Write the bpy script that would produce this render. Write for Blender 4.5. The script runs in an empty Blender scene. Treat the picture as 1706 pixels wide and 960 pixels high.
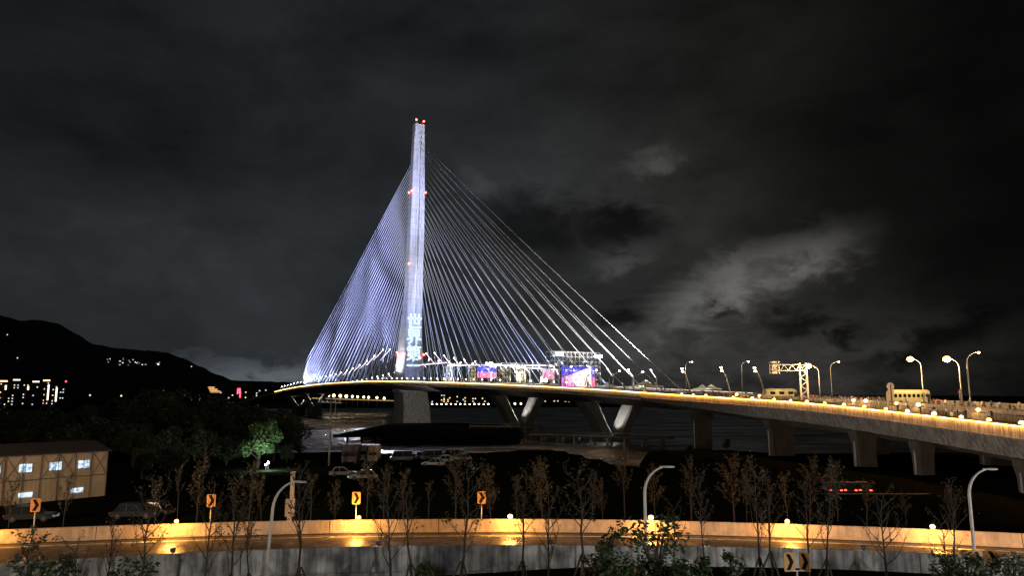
import bpy, bmesh, math, random
from mathutils import Vector, Matrix, noise as mnoise
random.seed(7)
R = math.radians
scene = bpy.context.scene
C = scene.collection

# ------------------------------------------------------------------ camera
F = 1232.1; PIT = math.atan(185 / F); H = 16.0
cd = bpy.data.cameras.new('camera'); cam = bpy.data.objects.new('camera', cd); C.objects.link(cam)
cd.sensor_width = 36; cd.lens = 26; cd.clip_start = 0.5; cd.clip_end = 30000
cam.location = (0, 0, H); cam.rotation_euler = (math.pi / 2 + PIT, 0, 0)
scene.camera = cam
scene.view_settings.view_transform = 'Standard'
scene.view_settings.look = 'None'
scene.view_settings.exposure = 0
scene.view_settings.gamma = 1
scene.render.engine = 'CYCLES'
cy = scene.cycles
cy.use_denoising = True
cy.max_bounces = 5; cy.diffuse_bounces = 2; cy.glossy_bounces = 3; cy.transmission_bounces = 3
cy.caustics_reflective = False; cy.caustics_refractive = False
cy.sample_clamp_indirect = 3
try: cy.use_light_tree = True
except Exception: pass

def unp(px, py, z=None, Y=None):
    """point of the place seen in direction (px, py): on the level z, or at the distance Y"""
    a = (px - 853) / F; b = (480 - py) / F
    d = Vector((a, math.cos(PIT) - b * math.sin(PIT), math.sin(PIT) + b * math.cos(PIT)))
    k = (z - H) / d.z if z is not None else Y / d.y
    return Vector((0, 0, H)) + d * k
def azel(px, py):
    d = unp(px, py, Y=1) - Vector((0, 0, H)); d.normalize()
    return math.atan2(d.x, d.y), math.asin(d.z)
def gx(px, Y, z):
    return (px - 853) / F * (Y * math.cos(PIT) + (z - H) * math.sin(PIT))

# ------------------------------------------------------------------ node helper
class NT:
    def __init__(s, tree):
        s.t = tree; s.n = tree.nodes; s.l = tree.links
    def new(s, kind, **kw):
        n = s.n.new(kind)
        for k, v in kw.items(): setattr(n, k, v)
        return n
    def put(s, sock, v):
        if hasattr(v, 'is_output'): s.l.new(v, sock)
        elif isinstance(v, (tuple, list)) and len(v) == 3 and sock.type == 'RGBA': sock.default_value = (*v, 1)
        else: sock.default_value = v
    def m(s, op, a, b=0.0, c=0.0, clamp=False):
        n = s.new('ShaderNodeMath', operation=op); n.use_clamp = clamp
        s.put(n.inputs[0], a); s.put(n.inputs[1], b)
        if op in ('MULTIPLY_ADD', 'SMOOTH_MIN', 'COMPARE'): s.put(n.inputs[2], c)
        return n.outputs[0]
    def ss(s, v, a, b, lo=0.0, hi=1.0):
        n = s.new('ShaderNodeMapRange', interpolation_type='SMOOTHSTEP')
        s.put(n.inputs[0], v); s.put(n.inputs[1], a); s.put(n.inputs[2], b); s.put(n.inputs[3], lo); s.put(n.inputs[4], hi)
        return n.outputs[0]
    def noise(s, vec, scale, detail=4, rough=0.55, dist=0.0):
        n = s.new('ShaderNodeTexNoise'); s.put(n.inputs['Vector'], vec)
        n.inputs['Scale'].default_value = scale; n.inputs['Detail'].default_value = detail
        n.inputs['Roughness'].default_value = rough; n.inputs['Distortion'].default_value = dist
        return n.outputs[0]
    def mix(s, f, a, b):
        n = s.new('ShaderNodeMix', data_type='RGBA'); s.put(n.inputs[0], f); s.put(n.inputs[6], a); s.put(n.inputs[7], b)
        return n.outputs[2]
    def comb(s, x, y, z):
        n = s.new('ShaderNodeCombineXYZ'); s.put(n.inputs[0], x); s.put(n.inputs[1], y); s.put(n.inputs[2], z); return n.outputs[0]

# ------------------------------------------------------------------ night sky with lit clouds
w = bpy.data.worlds.new('World'); scene.world = w; w.use_nodes = True
g = NT(w.node_tree)
for n in list(g.n): g.n.remove(n)
tc = g.new('ShaderNodeTexCoord'); sep = g.new('ShaderNodeSeparateXYZ'); g.l.new(tc.outputs['Generated'], sep.inputs[0])
az = g.m('ARCTAN2', sep.outputs[0], sep.outputs[1]); el = g.m('ARCSINE', sep.outputs[2])
v0 = g.comb(az, g.m('MULTIPLY', el, 1.9), 0.0)
n_big = g.noise(v0, 2.6, 5, 0.55, 0.35)
n_mid = g.noise(g.comb(g.m('ADD', az, 3.7), g.m('MULTIPLY', el, 2.2), 1.3), 6.5, 7, 0.6, 0.5)
n_fine = g.noise(g.comb(g.m('ADD', az, 9.1), g.m('MULTIPLY', el, 1.7), 4.3), 17, 8, 0.62, 0.4)
wx = g.m('MULTIPLY', g.m('SUBTRACT', n_mid, 0.5), 0.13); wy = g.m('MULTIPLY', g.m('SUBTRACT', n_fine, 0.5), 0.085)
azw = g.m('ADD', az, wx); elw = g.m('ADD', el, wy)
def blob(px, py, rx, ry, rot, soft=0.8):
    a0, e0 = azel(px, py); rx /= F; ry /= F; c, s_ = math.cos(R(rot)), math.sin(R(rot))
    dx = g.m('SUBTRACT', azw, a0); dy = g.m('SUBTRACT', elw, e0)
    u = g.m('ADD', g.m('MULTIPLY', dx, c / rx), g.m('MULTIPLY', dy, s_ / rx))
    v = g.m('ADD', g.m('MULTIPLY', dx, -s_ / ry), g.m('MULTIPLY', dy, c / ry))
    r = g.m('SQRT', g.m('ADD', g.m('MULTIPLY', u, u), g.m('MULTIPLY', v, v)))
    return g.ss(r, 1 - soft, 1 + soft * 0.4, 1.0, 0.0)
# overcast city-lit layer: brighter over the river town on the left, black to the right
lay = g.ss(az, 0.12, 0.62, 1.0, 0.16)
hi = g.ss(el, 0.05, 0.62, 1.0, 0.55)
left = g.ss(az, -0.62, -0.3, 0.72, 1.0)
v = g.m('MULTIPLY', g.m('MULTIPLY', lay, hi), left)
tex = g.m('ADD', g.ss(n_big, 0.3, 0.72, 0.45, 1.15), g.m('MULTIPLY', g.m('SUBTRACT', n_mid, 0.5), 0.75))
v = g.m('MULTIPLY', v, g.m('MULTIPLY', tex, 0.0285))
def add(b, amp, tx=True):
    global v
    q = g.m('MULTIPLY', b, amp)
    if tx: q = g.m('MULTIPLY', q, g.ss(n_fine, 0.28, 0.68, 0.35, 1.25))
    v = g.m('ADD', v, q)
add(blob(1255, 462, 172, 50, 20), 0.058)
add(blob(1180, 492, 160, 48, 24), 0.040)
add(blob(1370, 425, 70, 36, 10), 0.026)
add(blob(1085, 262, 48, 26, 10), 0.030)
add(blob(1055, 425, 75, 20, 28), 0.026)
add(blob(1230, 590, 360, 85, 0), 0.026)
add(blob(1000, 330, 330, 150, 0), 0.008)
add(blob(960, 580, 150, 60, 0), 0.010)
add(blob(790, 300, 40, 26, -30), 0.018)
add(blob(425, 628, 140, 24, 3), 0.085)
add(blob(330, 600, 130, 9, 2), 0.022)
add(blob(520, 600, 120, 14, 0), 0.012)
add(blob(250, 400, 380, 130, 4), 0.006)
dk = None
for b in (blob(1330, 545, 62, 22, 6), blob(1405, 566, 32, 16, 20), blob(1020, 527, 44, 20, -8), blob(1215, 522, 40, 9, 15), blob(1505, 596, 70, 18, 15), blob(1570, 560, 90, 30, 30), blob(900, 380, 120, 60, -20), blob(1020, 380, 130, 45, -10)):
    dk = b if dk is None else g.m('MAXIMUM', dk, b)
v = g.m('MULTIPLY', v, g.m('SUBTRACT', 1.0, g.m('MULTIPLY', dk, 0.74)))
v = g.m('MAXIMUM', v, 0.0022)
warm = g.ss(az, -0.25, 0.35, 0.0, 1.0)
col = g.mix(warm, (0.88, 1.0, 1.12), (1.03, 1.0, 0.94))
em = g.new('ShaderNodeVectorMath', operation='SCALE'); g.l.new(col, em.inputs[0]); g.l.new(v, em.inputs[3])
bg = g.new('ShaderNodeBackground'); g.l.new(em.outputs[0], bg.inputs[0]); bg.inputs[1].default_value = 1.0
wo = g.new('ShaderNodeOutputWorld'); g.l.new(bg.outputs[0], wo.inputs[0])

# ------------------------------------------------------------------ added fill lights outside the view; no such lamps are known
def light(name, kind, loc, power, color=(1, 1, 1), parent=None, radius=0.3, aim=None, angle=60, blend=0.4):
    ld = bpy.data.lights.new(name, kind); ld.energy = power; ld.color = color
    if kind in ('POINT', 'SPOT'): ld.shadow_soft_size = radius
    if kind == 'SPOT': ld.spot_size = R(angle); ld.spot_blend = blend
    o = bpy.data.objects.new(name, ld); C.objects.link(o); o.location = loc
    if aim is not None: o.rotation_euler = (Vector(aim) - Vector(loc)).to_track_quat('-Z', 'Y').to_euler()
    if parent is not None:
        bpy.context.view_layer.update()
        o.parent = parent; o.matrix_parent_inverse = parent.matrix_world.inverted()
    return o
K_FILL = 24000
light('added_fill_light', 'POINT', (22, -6, 15), K_FILL, (1.0, 0.97, 0.93), radius=0.6)
light('added_fill_light', 'POINT', (62, 6, 17), K_FILL * 1.5, (0.93, 0.97, 1.0), radius=0.6)
light('added_fill_light', 'POINT', (-40, 0, 14), K_FILL * 0.6, (1.0, 0.82, 0.62), radius=0.6)
light('added_fascia_fill', 'SPOT', (-78, 42, 20), 100000, (1.0, .88, .72), radius=.6, aim=(60, 128, 12), angle=38, blend=.7)  # added spot that brightens the viaduct fascia, source unseen
light('added_fill_light', 'POINT', (-72, 46, 16), 42000, (1.0, .66, .36), radius=0.6)

# ------------------------------------------------------------------ materials
MATS = {}
def mat(name, col=(.5, .5, .5), rough=0.7, metal=0.0, emit=None, es=0.0, var=0.0, vs=1.0, streak=0.0, spec=0.5, bump=0.0):
    if name in MATS: return MATS[name]
    m = bpy.data.materials.new(name); m.use_nodes = True; t = NT(m.node_tree)
    b = t.n['Principled BSDF']; b.inputs['Roughness'].default_value = rough; b.inputs['Metallic'].default_value = metal
    b.inputs['Specular IOR Level'].default_value = spec
    b.inputs['Base Color'].default_value = (*col, 1)
    if emit is not None:
        b.inputs['Emission Color'].default_value = (*emit, 1); b.inputs['Emission Strength'].default_value = es
    if var > 0 or streak > 0 or bump > 0:
        tcn = t.new('ShaderNodeTexCoord'); ob = tcn.outputs['Object']
        n1 = t.noise(ob, vs, 6, 0.6)
        k = t.ss(n1, 0.25, 0.75, 1 - var, 1 + var * 0.6)
        if streak > 0:
            sp = t.new('ShaderNodeSeparateXYZ'); t.l.new(ob, sp.inputs[0])
            vv = t.comb(t.m('MULTIPLY', sp.outputs[0], 1.0), t.m('MULTIPLY', sp.outputs[1], 1.0), t.m('MULTIPLY', sp.outputs[2], 0.07))
            n2 = t.noise(vv, 1.6 * vs ** 0.5 + 0.8, 5, 0.7)
            k = t.m('MULTIPLY', k, t.ss(n2, 0.32, 0.66, 1 - streak, 1.15))
        sc_ = t.new('ShaderNodeVectorMath', operation='SCALE'); sc_.inputs[0].default_value = col; t.l.new(k, sc_.inputs[3])
        t.l.new(sc_.outputs[0], b.inputs['Base Color'])
        if bump > 0:
            bn = t.new('ShaderNodeBump'); bn.inputs['Strength'].default_value = bump; bn.inputs['Distance'].default_value = 0.05
            t.l.new(t.noise(ob, vs * 6, 5, 0.7), bn.inputs['Height']); t.l.new(bn.outputs[0], b.inputs['Normal'])
    MATS[name] = m
    return m
WARM = (1.0, 0.50, 0.14); WARMW = (1.0, 0.74, 0.40)
M = dict(
    conc=mat('concrete', (.36, .34, .31), .85, var=.25, vs=.5, streak=.45, bump=.15),
    conc_wall=mat('wall_concrete', (.42, .41, .39), .85, var=.3, vs=.8, streak=.3, bump=.2),
    conc_dark=mat('stained_concrete', (.26, .245, .225), .9, var=.3, vs=.35, streak=.75, bump=.2),
    mast=mat('mast_concrete', (.55, .56, .57), .7, var=.12, vs=.2, streak=.25),
    asphalt=mat('asphalt', (.05, .05, .052), .8, var=.3, vs=2),
    steel=mat('galvanised_steel', (.42, .42, .41), .45, .6, var=.15, vs=3),
    post=mat('painted_post', (.5, .49, .46), .5, .1),
    cable=mat('cable_sheath', (.72, .72, .74), .5),
    darksteel=mat('dark_steel', (.06, .06, .065), .55, .3),
    black=mat('black_paint', (.01, .01, .01), .8, spec=.1),
    orange=mat('sign_orange', (.50, .27, .09), .6),
    white=mat('white_paint', (.78, .78, .76), .5),
    red=mat('red_paint', (.5, .05, .03), .5),
    bark=mat('bark', (.045, .036, .028), .9, var=.3, vs=8),
    leafA=mat('leaf_olive', (.045, .038, .016), .6, var=.4, vs=2),
    leafB=mat('leaf_green', (.022, .045, .014), .5, var=.4, vs=2),
    leafC=mat('leaf_dark', (.03, .045, .02), .7, var=.4, vs=.6),
    glass=mat('dark_glass', (.02, .022, .025), .08, spec=.8),
    rubber=mat('rubber', (.02, .02, .02), .8),
    tent=mat('tent_cloth', (.75, .74, .70), .8),
)
def emi(name, col, s): return mat(name, (0.02, 0.02, 0.02), .6, emit=col, es=s)
M.update(
    led=emi('led_warm_strip', (1.0, .60, .24), 16.0),
    ledw=emi('led_white_strip', (1.0, .82, .90), 4.0),
    ledb=emi('led_pale_blue_strip', (.66, .68, 1.0), 2.2),
    globe=emi('amber_lamp', (1.0, .50, .13), 14.0),
    globe_road=emi('amber_road_lamp', (1.0, .50, .12), 12.0),
    lampw=emi('white_lamp', (1.0, .9, .8), 40.0),
    lampy=emi('warm_lamp', (1.0, .62, .26), 14.0),
    flood=emi('flood_lamp', (.75, .82, 1.0), 90.0),
    beacon=emi('red_beacon', (1.0, .06, .03), 30.0),
    tail=emi('tail_light', (1.0, .04, .02), 12.0),
    winw=emi('lit_window_white', (.85, .92, 1.0), 1.1),
    winy=emi('lit_window_warm', (1.0, .72, .38), 1.6),
    winb=emi('lit_window_blue', (.55, .75, 1.0), 1.0),
    neonr=emi('red_sign_light', (1.0, .05, .08), 5.0),
    farlamp=emi('far_lamp', (1.0, .70, .36), 14.0),
    proj=emi('projected_light', (.62, .82, 1.0), 2.2),
)

# ------------------------------------------------------------------ mesh builder
class MB:
    def __init__(s): s.v = []; s.f = []; s.mi = []; s.mats = []; s.cur = 0; s.smooth = []
        
    def use(s, m):
        if m not in s.mats: s.mats.append(m)
        s.cur = s.mats.index(m); return s
    def face(s, idx, sm=False): s.f.append(idx); s.mi.append(s.cur); s.smooth.append(sm)
    def box(s, c, size, rz=0, M3=None):
        c = Vector(c); hx, hy, hz = size[0] / 2, size[1] / 2, size[2] / 2
        mm = M3 or Matrix.Rotation(rz, 3, 'Z'); b = len(s.v)
        for x, y, z in ((-1,-1,-1),(1,-1,-1),(1,1,-1),(-1,1,-1),(-1,-1,1),(1,-1,1),(1,1,1),(-1,1,1)):
            s.v.append(c + mm @ Vector((x*hx, y*hy, z*hz)))
        for q in ((0,3,2,1),(4,5,6,7),(0,1,5,4),(1,2,6,5),(2,3,7,6),(3,0,4,7)): s.face([b+i for i in q])
        return s
    def bar(s, p, q, wd, ht=None):
        p, q = Vector(p), Vector(q); d = q - p; L = d.length
        if L < 1e-6: return s
        M3 = d.to_track_quat('X', 'Z').to_matrix()
        return s.box((p + q) / 2, (L, wd, ht or wd), M3=M3)
    def tube(s, pts, rads, n=8, cap=True):
        pts = [Vector(p) for p in pts]
        if not isinstance(rads, (list, tuple)): rads = [rads] * len(pts)
        b = len(s.v); ref = None
        for i, p in enumerate(pts):
            d = (pts[min(i+1, len(pts)-1)] - pts[max(i-1, 0)]).normalized()
            if ref is None: ref = Vector((1, 0, 0)) if abs(d.x) < .9 else Vector((0, 1, 0))
            x = (ref - d * ref.dot(d)).normalized(); y = d.cross(x); ref = x
            for k in range(n):
                a = 2 * math.pi * k / n
                s.v.append(p + (x * math.cos(a) + y * math.sin(a)) * rads[i])
        for i in range(len(pts) - 1):
            for k in range(n):
                s.face([b+i*n+k, b+i*n+(k+1)%n, b+(i+1)*n+(k+1)%n, b+(i+1)*n+k], True)
        if cap:
            s.face([b + k for k in range(n)][::-1]); e = b + (len(pts)-1)*n; s.face([e + k for k in range(n)])
        return s
    def loft(s, rings, closed=True, cap=True, sm=False):
        b = len(s.v); n = len(rings[0])
        for r in rings: s.v += [Vector(p) for p in r]
        for i in range(len(rings) - 1):
            for k in range(n if closed else n - 1):
                s.face([b+i*n+k, b+i*n+(k+1)%n, b+(i+1)*n+(k+1)%n, b+(i+1)*n+k], sm)
        if cap and closed:
            s.face([b + k for k in range(n)][::-1]); e = b + (len(rings)-1)*n; s.face([e + k for k in range(n)])
        return s
    def sphere(s, c, r, n=8, m=5, sq=1.0):
        c = Vector(c); rings = []
        for i in range(m + 1):
            th = math.pi * i / m; rr = max(r * math.sin(th), r * 0.02)
            rings.append([c + Vector((rr*math.cos(2*math.pi*k/n), rr*math.sin(2*math.pi*k/n), -r*sq*math.cos(th))) for k in range(n)])
        return s.loft(rings, sm=True)
    def quad(s, a, b_, c, d): 
        b = len(s.v); s.v += [Vector(a), Vector(b_), Vector(c), Vector(d)]; s.face([b, b+1, b+2, b+3]); return s
    def build(s, name, m=None, parent=None, origin=None, fix=False):
        me = bpy.data.meshes.new(name)
        org = Vector(origin) if origin is not None else Vector((0, 0, 0))
        me.from_pydata([tuple(p - org) for p in s.v], [], s.f)
        if not s.mats: me.materials.append(m)
        else:
            for q in s.mats: me.materials.append(q)
            me.polygons.foreach_set('material_index', s.mi)
        me.polygons.foreach_set('use_smooth', s.smooth)
        if fix:
            bm = bmesh.new(); bm.from_mesh(me); bmesh.ops.recalc_face_normals(bm, faces=bm.faces); bm.to_mesh(me); bm.free()
        me.update()
        o = bpy.data.objects.new(name, me); C.objects.link(o); o.location = org
        if parent is not None: o.parent = parent
        return o
def tag(o, label=None, cat=None, group=None, kind=None):
    if label: o['label'] = label
    if cat: o['category'] = cat
    if group: o['group'] = group
    if kind: o['kind'] = kind
    return o
def empty(name, loc=(0, 0, 0), rz=0, **kw):
    o = bpy.data.objects.new(name, None); C.objects.link(o); o.location = loc; o.rotation_euler.z = rz
    o.empty_display_size = .2
    return tag(o, **kw)
def copy_tree(o, parent=None):
    c = o.copy(); C.objects.link(c)
    if parent is not None: c.parent = parent
    for ch in list(o.children): copy_tree(ch, c)
    return c
ORD = 'first second third fourth fifth sixth seventh eighth ninth tenth eleventh twelfth thirteenth fourteenth fifteenth sixteenth seventeenth eighteenth nineteenth twentieth'.split()
def nth(i):
    if i < 20: return ORD[i]
    t = ['twenty', 'thirty', 'forty', 'fifty', 'sixty'][(i + 1) // 10 - 2]; u = (i + 1) % 10
    return (t[:-1] + 'ieth') if u == 0 else t + '-' + ORD[u - 1]

# ------------------------------------------------------------------ the line of the bridge
TX, TY = -64., 478.; A0 = R(28); S1 = 235.; RC = 330.
AV = Vector((math.sin(A0), -math.cos(A0), 0)); NV = Vector((-math.cos(A0), -math.sin(A0), 0))
def line(s):
    if s <= S1: return TX + s * math.sin(A0), TY - s * math.cos(A0), A0
    x, y = TX + S1 * math.sin(A0), TY - S1 * math.cos(A0); a = A0 - (s - S1) / RC
    return x + RC * (math.cos(a) - math.cos(A0)), y - RC * (math.sin(A0) - math.sin(a)), a
ZT = [(-700, 7), (-460, 18.2), (-390, 21.6), (-322, 24.5), (-251, 26.8), (-139, 28.3), (-21, 27.8), (62, 25.8), (124, 23.9), (171, 22.3), (214, 20.6), (263, 18.5), (280, 17.7), (307, 16.8), (323, 16.3), (349, 15.6), (366, 15.0), (386, 14.2), (401, 13.6), (423, 12.9), (480, 11.3), (560, 9)]
def _zl(s):
    for (a, za), (b, zb) in zip(ZT, ZT[1:]):
        if s <= b: return za + (zb - za) * (s - a) / (b - a)
    return ZT[-1][1]
def zt(s): return sum(_zl(s + k * 5) for k in range(-3, 4)) / 7
def DP(s, t, h=0.0):
    """point on the bridge: s along it from the mast, t across (+ towards the camera side), h above the road"""
    x, y, a = line(s)
    return Vector((x - t * math.cos(a), y - t * math.sin(a), zt(s) - 1.3 + h))
def pxof(P):
    z = P.z - H; d = P.y * math.cos(PIT) + z * math.sin(PIT)
    return 853 + F * P.x / d, 480 - F * (-P.y * math.sin(PIT) + z * math.cos(PIT)) / d
def s_at(px, t, h=0.0):
    best = min(((abs(pxof(DP(s, t, h))[0] - px), s) for s in [k * 0.5 for k in range(-900, 880)]), key=lambda q: q[0])
    return best[1]
HW = 22.0
def sweep(name, prof, s0, s1, step, m, parent, closed=True, fix=True, cap=True):
    """prof(s) -> list of (t, h)"""
    mb = MB(); rings = []; n = max(1, round((s1 - s0) / step))
    for i in range(n + 1):
        s = s0 + (s1 - s0) * i / n
        rings.append([DP(s, t, h) for t, h in prof(s)])
    mb.loft(rings, closed=closed, cap=cap)
    return mb.build(name, m, parent, fix=fix)
def rect(t0, t1, h0, h1): return lambda s: [(t0, h0), (t1, h0), (t1, h1), (t0, h1)]

# ------------------------------------------------------------------ terrain and water
def shore(X):
    return 212 + 6 * math.sin(X * .05) + 4 * math.sin(X * .13 + 1) - 52 * math.exp(-((X - 25) / 7) ** 2) - 120 * max(0, min(1, (X - 300) / 300))
def ground_z(X, Y):
    px = 853 + F * X / max(Y, 8) if Y > 0 else 853
    near = 4.9 + 1.1 * max(0, min(1, (X + 14) / 20))
    if Y < 46: z = near
    elif Y < 75: k = (Y - 46) / 29; z = near * (1 - k) + 4.0 * k
    elif Y < 180: z = 4.0 - (Y - 75) / 105 * 1.6
    else: z = 2.4
    d = Y - shore(X)
    if Y < 1400 + 0.25 * X and X > -330 - .2 * Y or Y < 200:
        if d > -14: z = z + (-3 - z) * max(0, min(1, (d + 14) / 18))
    else:
        z = 3.0 + max(0, Y - 1500) * 0.002
    z += 0.25 * mnoise.noise(Vector((X * .06, Y * .06, 0))) if Y > 60 else 0
    return z
def axis(fine, lo, hi):
    a = []; x = lo
    while x < hi:
        a.append(x); x += fine if abs(x) < 120 else (8 if abs(x) < 420 else (60 if abs(x) < 1500 else 700))
    return a + [hi]
xs = axis(3, -9000, 9000); ys = []; y = -120
while y < 12000:
    ys.append(y); y += 2 if 36 < y < 90 else (4 if y < 260 else (40 if y < 1800 else 700))
mb = MB(); nx = len(xs)
for yy in ys:
    for xx in xs: mb.v.append(Vector((xx, yy, ground_z(xx, yy))))
for j in range(len(ys) - 1):
    for i in range(nx - 1): mb.face([j*nx+i, j*nx+i+1, (j+1)*nx+i+1, (j+1)*nx+i], True)
grass = mat('dark_grass_ground', (.010, .012, .007), 1.0, var=.5, vs=.6, bump=.4, spec=.0)
tag(mb.build('ground', grass), kind='structure')
wm = bpy.data.materials.new('river_water'); wm.use_nodes = True; t = NT(wm.node_tree); b = t.n['Principled BSDF']
b.inputs['Base Color'].default_value = (.06, .065, .07, 1); b.inputs['Roughness'].default_value = .16; b.inputs['IOR'].default_value = 1.33
tcn = t.new('ShaderNodeTexCoord'); mp = t.new('ShaderNodeMapping'); t.l.new(tcn.outputs['Object'], mp.inputs[0]); mp.inputs['Scale'].default_value = (.35, 1, 1)
bn = t.new('ShaderNodeBump'); bn.inputs['Strength'].default_value = 1.0; bn.inputs['Distance'].default_value = 1.1
big = t.noise(mp.outputs[0], .06, 4, .6); sm = t.noise(mp.outputs[0], .8, 5, .6)
t.l.new(t.m('ADD', t.m('MULTIPLY', big, 3.0), sm), bn.inputs['Height']); t.l.new(bn.outputs[0], b.inputs['Normal'])
t.l.new(t.ss(big, .4, .6, .2, .45), b.inputs['Roughness'])
mb = MB(); mb.quad((-9000, 100, 0), (9000, 100, 0), (9000, 11000, 0), (-9000, 11000, 0))
tag(mb.build('water', wm), kind='structure')

# far hills
hillm = mat('hill_forest', (.012, .016, .010), 1.0, var=.4, vs=.01)
def ridge(name, pts, D, depth, back=1.0):
    prof = []
    for (p0, q0), (p1, q1) in zip(pts, pts[1:]):
        n = max(2, int(abs(p1 - p0) / 6))
        for i in range(n):
            k = i / n; k2 = k * k * (3 - 2 * k) * .5 + k * .5
            px = p0 + (p1 - p0) * k; py = q0 + (q1 - q0) * k2 + 1.3 * mnoise.noise(Vector((px * .09, 0, 0)))
            prof.append(unp(px, py, Y=D))
    mb = MB(); rings = []
    for P in prof:
        h = P.z; r = []
        for k in range(9):
            u = k / 8.0; hh = h * (1 - (1 - u) ** 1.7) if k < 8 else h
            r.append(Vector((P.x * (1 - depth / D * (1 - u)), D - depth * (1 - u), hh + (12 * mnoise.noise(Vector((P.x*.006, u*4, 3))) * (h / 300) * (u * (1-u) * 4)))))
        r.append(Vector((P.x * 1.15, D + 900, 0)))
        rings.append(r)
    mb.loft(rings, closed=False, cap=False, sm=True)
    return tag(mb.build(name, hillm), kind='structure')
ridge('hills', [(-420, 470), (-200, 500), (-80, 505), (0, 528), (35, 536), (60, 535), (95, 541), (125, 557), (155, 575), (200, 582), (240, 585), (275, 588), (305, 598), (335, 612), (360, 624), (390, 634), (420, 637)], 4200, 1500)
ridge('hills', [(300, 640), (420, 635), (480, 637), (560, 641), (700, 645), (850, 650), (1000, 652), (1200, 656), (1450, 659), (1900, 661)], 6500, 1200)

# ------------------------------------------------------------------ the cable-stayed bridge
bridge = empty('cable_stayed_bridge', (TX, TY, 0), label='long cable-stayed bridge with one tall floodlit pale mast over the dark river', cat='bridge')
bpy.context.view_layer.update()
def under(o, p=bridge):
    o.parent = p; o.matrix_parent_inverse = Matrix.Translation(-Vector(p.location)); return o
JS = 268.0
def girder_prof(s):
    return [(HW, -1.0), (HW, -0.25), (-HW, -0.25), (-HW, -1.0), (-HW + 6, -2.6), (-9, -4.4), (9, -4.4), (HW - 6, -2.6)]
under(sweep('deck_girder', girder_prof, -640, JS, 8, mat('girder_steel', (.10, .10, .11), .7, var=.2, vs=.2), None))
under(sweep('road_surface', rect(HW - .6, -HW + .6, -.2, 0.0), -640, JS, 8, M['asphalt'], None))
steelpara = mat('parapet_metal', (.5, .46, .40), .5, .3, var=.2, vs=.6, streak=.3)
under(sweep('parapet', rect(HW - .35, HW, -1.0, 1.1), -640, JS, 8, steelpara, None))
under(sweep('parapet', rect(-HW, -HW + .35, -1.0, 1.1), -640, JS, 8, steelpara, None))
under(sweep('coping', rect(HW - .45, HW + .38, 1.1, 1.3), -640, JS, 8, steelpara, None))
under(sweep('sill', rect(HW, HW + .30, -1.25, -1.05), -640, JS, 8, steelpara, None))
under(sweep('light_strip', rect(HW + .06, HW + .33, 1.02, 1.096), -345, JS, 8, M['led'], None))
under(sweep('light_strip', rect(-HW + .36, -HW + .5, .9, 1.0), -345, JS, 8, emi('led_far_strip', (1, .8, .6), 2.0), None))
for tt in (3.2, -3.2):
    under(sweep('median_rail', rect(tt - .06, tt + .06, .6, .8), -460, JS, 8, M['steel'], None))

# mast
sec = [(-1, 9.3, 12.0, 0), (3, 9.2, 11.6, 0), (12, 8.7, 10.5, 0), (20.5, 8.3, 9.4, -1)]
mb = MB(); rings = []
def sect(z, wn, la, off, chan=0.0, cd_=0.0, bev=.12):
    c = Vector((TX + off, TY, z)); c0 = bev * min(wn, la)
    pts = [(la, -wn + c0), (la, -chan - .05)]
    if cd_ > 0: pts += [(la - cd_, -chan), (la - cd_, chan)]
    pts += [(la, chan + .05), (la, wn - c0), (la - c0, wn), (-la + c0, wn), (-la, wn - c0)]
    if cd_ > 0: pts += [(-la, chan + .05), (-la + cd_, chan), (-la + cd_, -chan), (-la, -chan - .05)]
    pts += [(-la, -wn + c0), (-la + c0, -wn), (la - c0, -wn)]
    return [c + AV * a + NV * n for a, n in pts]
for z, wn, la, off in sec: rings.append(sect(z, wn, la, off))
mb.loft(rings); under(mb.build('mast_pier', M['conc'], fix=True))
mast_sec = [(20.4, 8.2, 8.6, -2.6), (28, 7.9, 8.2, -2.6), (34, 7.3, 7.6, -2.4), (44, 6.5, 6.9, -2.0), (56, 5.85, 6.1, -1.6), (72, 5.3, 5.1, -.9), (88, 5.0, 4.4, -.4), (104, 4.95, 3.9, -.1), (120, 4.95, 3.6, .3), (144, 4.7, 3.4, .6), (165, 4.3, 3.1, .7), (177, 4.0, 2.9, .8), (187, 3.7, 2.9, .9), (196, 3.35, 2.9, 1.0), (201, 3.15, 2.9, 1.0)]
def mast_at(z):
    for a, b_ in zip(mast_sec, mast_sec[1:]):
        if z <= b_[0]:
            k = (z - a[0]) / (b_[0] - a[0]); return [a[i] + (b_[i] - a[i]) * k for i in range(4)]
    return list(mast_sec[-1])
mm_ = bpy.data.materials.new('mast_panels'); mm_.use_nodes = True; t = NT(mm_.node_tree); b = t.n['Principled BSDF']; b.inputs['Roughness'].default_value = .65
tcn = t.new('ShaderNodeTexCoord'); sp = t.new('ShaderNodeSeparateXYZ'); t.l.new(tcn.outputs['Object'], sp.inputs[0])
fz = t.m('FRACT', t.m('MULTIPLY', sp.outputs[2], 1 / 4.2)); joint = t.ss(t.m('ABSOLUTE', t.m('SUBTRACT', fz, .5)), .455, .49, 1.0, .62)
nn = t.ss(t.noise(tcn.outputs['Object'], .25, 5, .65), .3, .7, .82, 1.08)
vv = t.comb(sp.outputs[0], sp.outputs[1], t.m('MULTIPLY', sp.outputs[2], .03)); st = t.ss(t.noise(vv, 1.1, 4, .6), .3, .65, .8, 1.06)
sc_ = t.new('ShaderNodeVectorMath', operation='SCALE'); sc_.inputs[0].default_value = (.55, .55, .57)
t.l.new(t.m('MULTIPLY', t.m('MULTIPLY', joint, nn), st), sc_.inputs[3]); t.l.new(sc_.outputs[0], b.inputs['Base Color'])
mb = MB(); rings = []; z = 20.4
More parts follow.
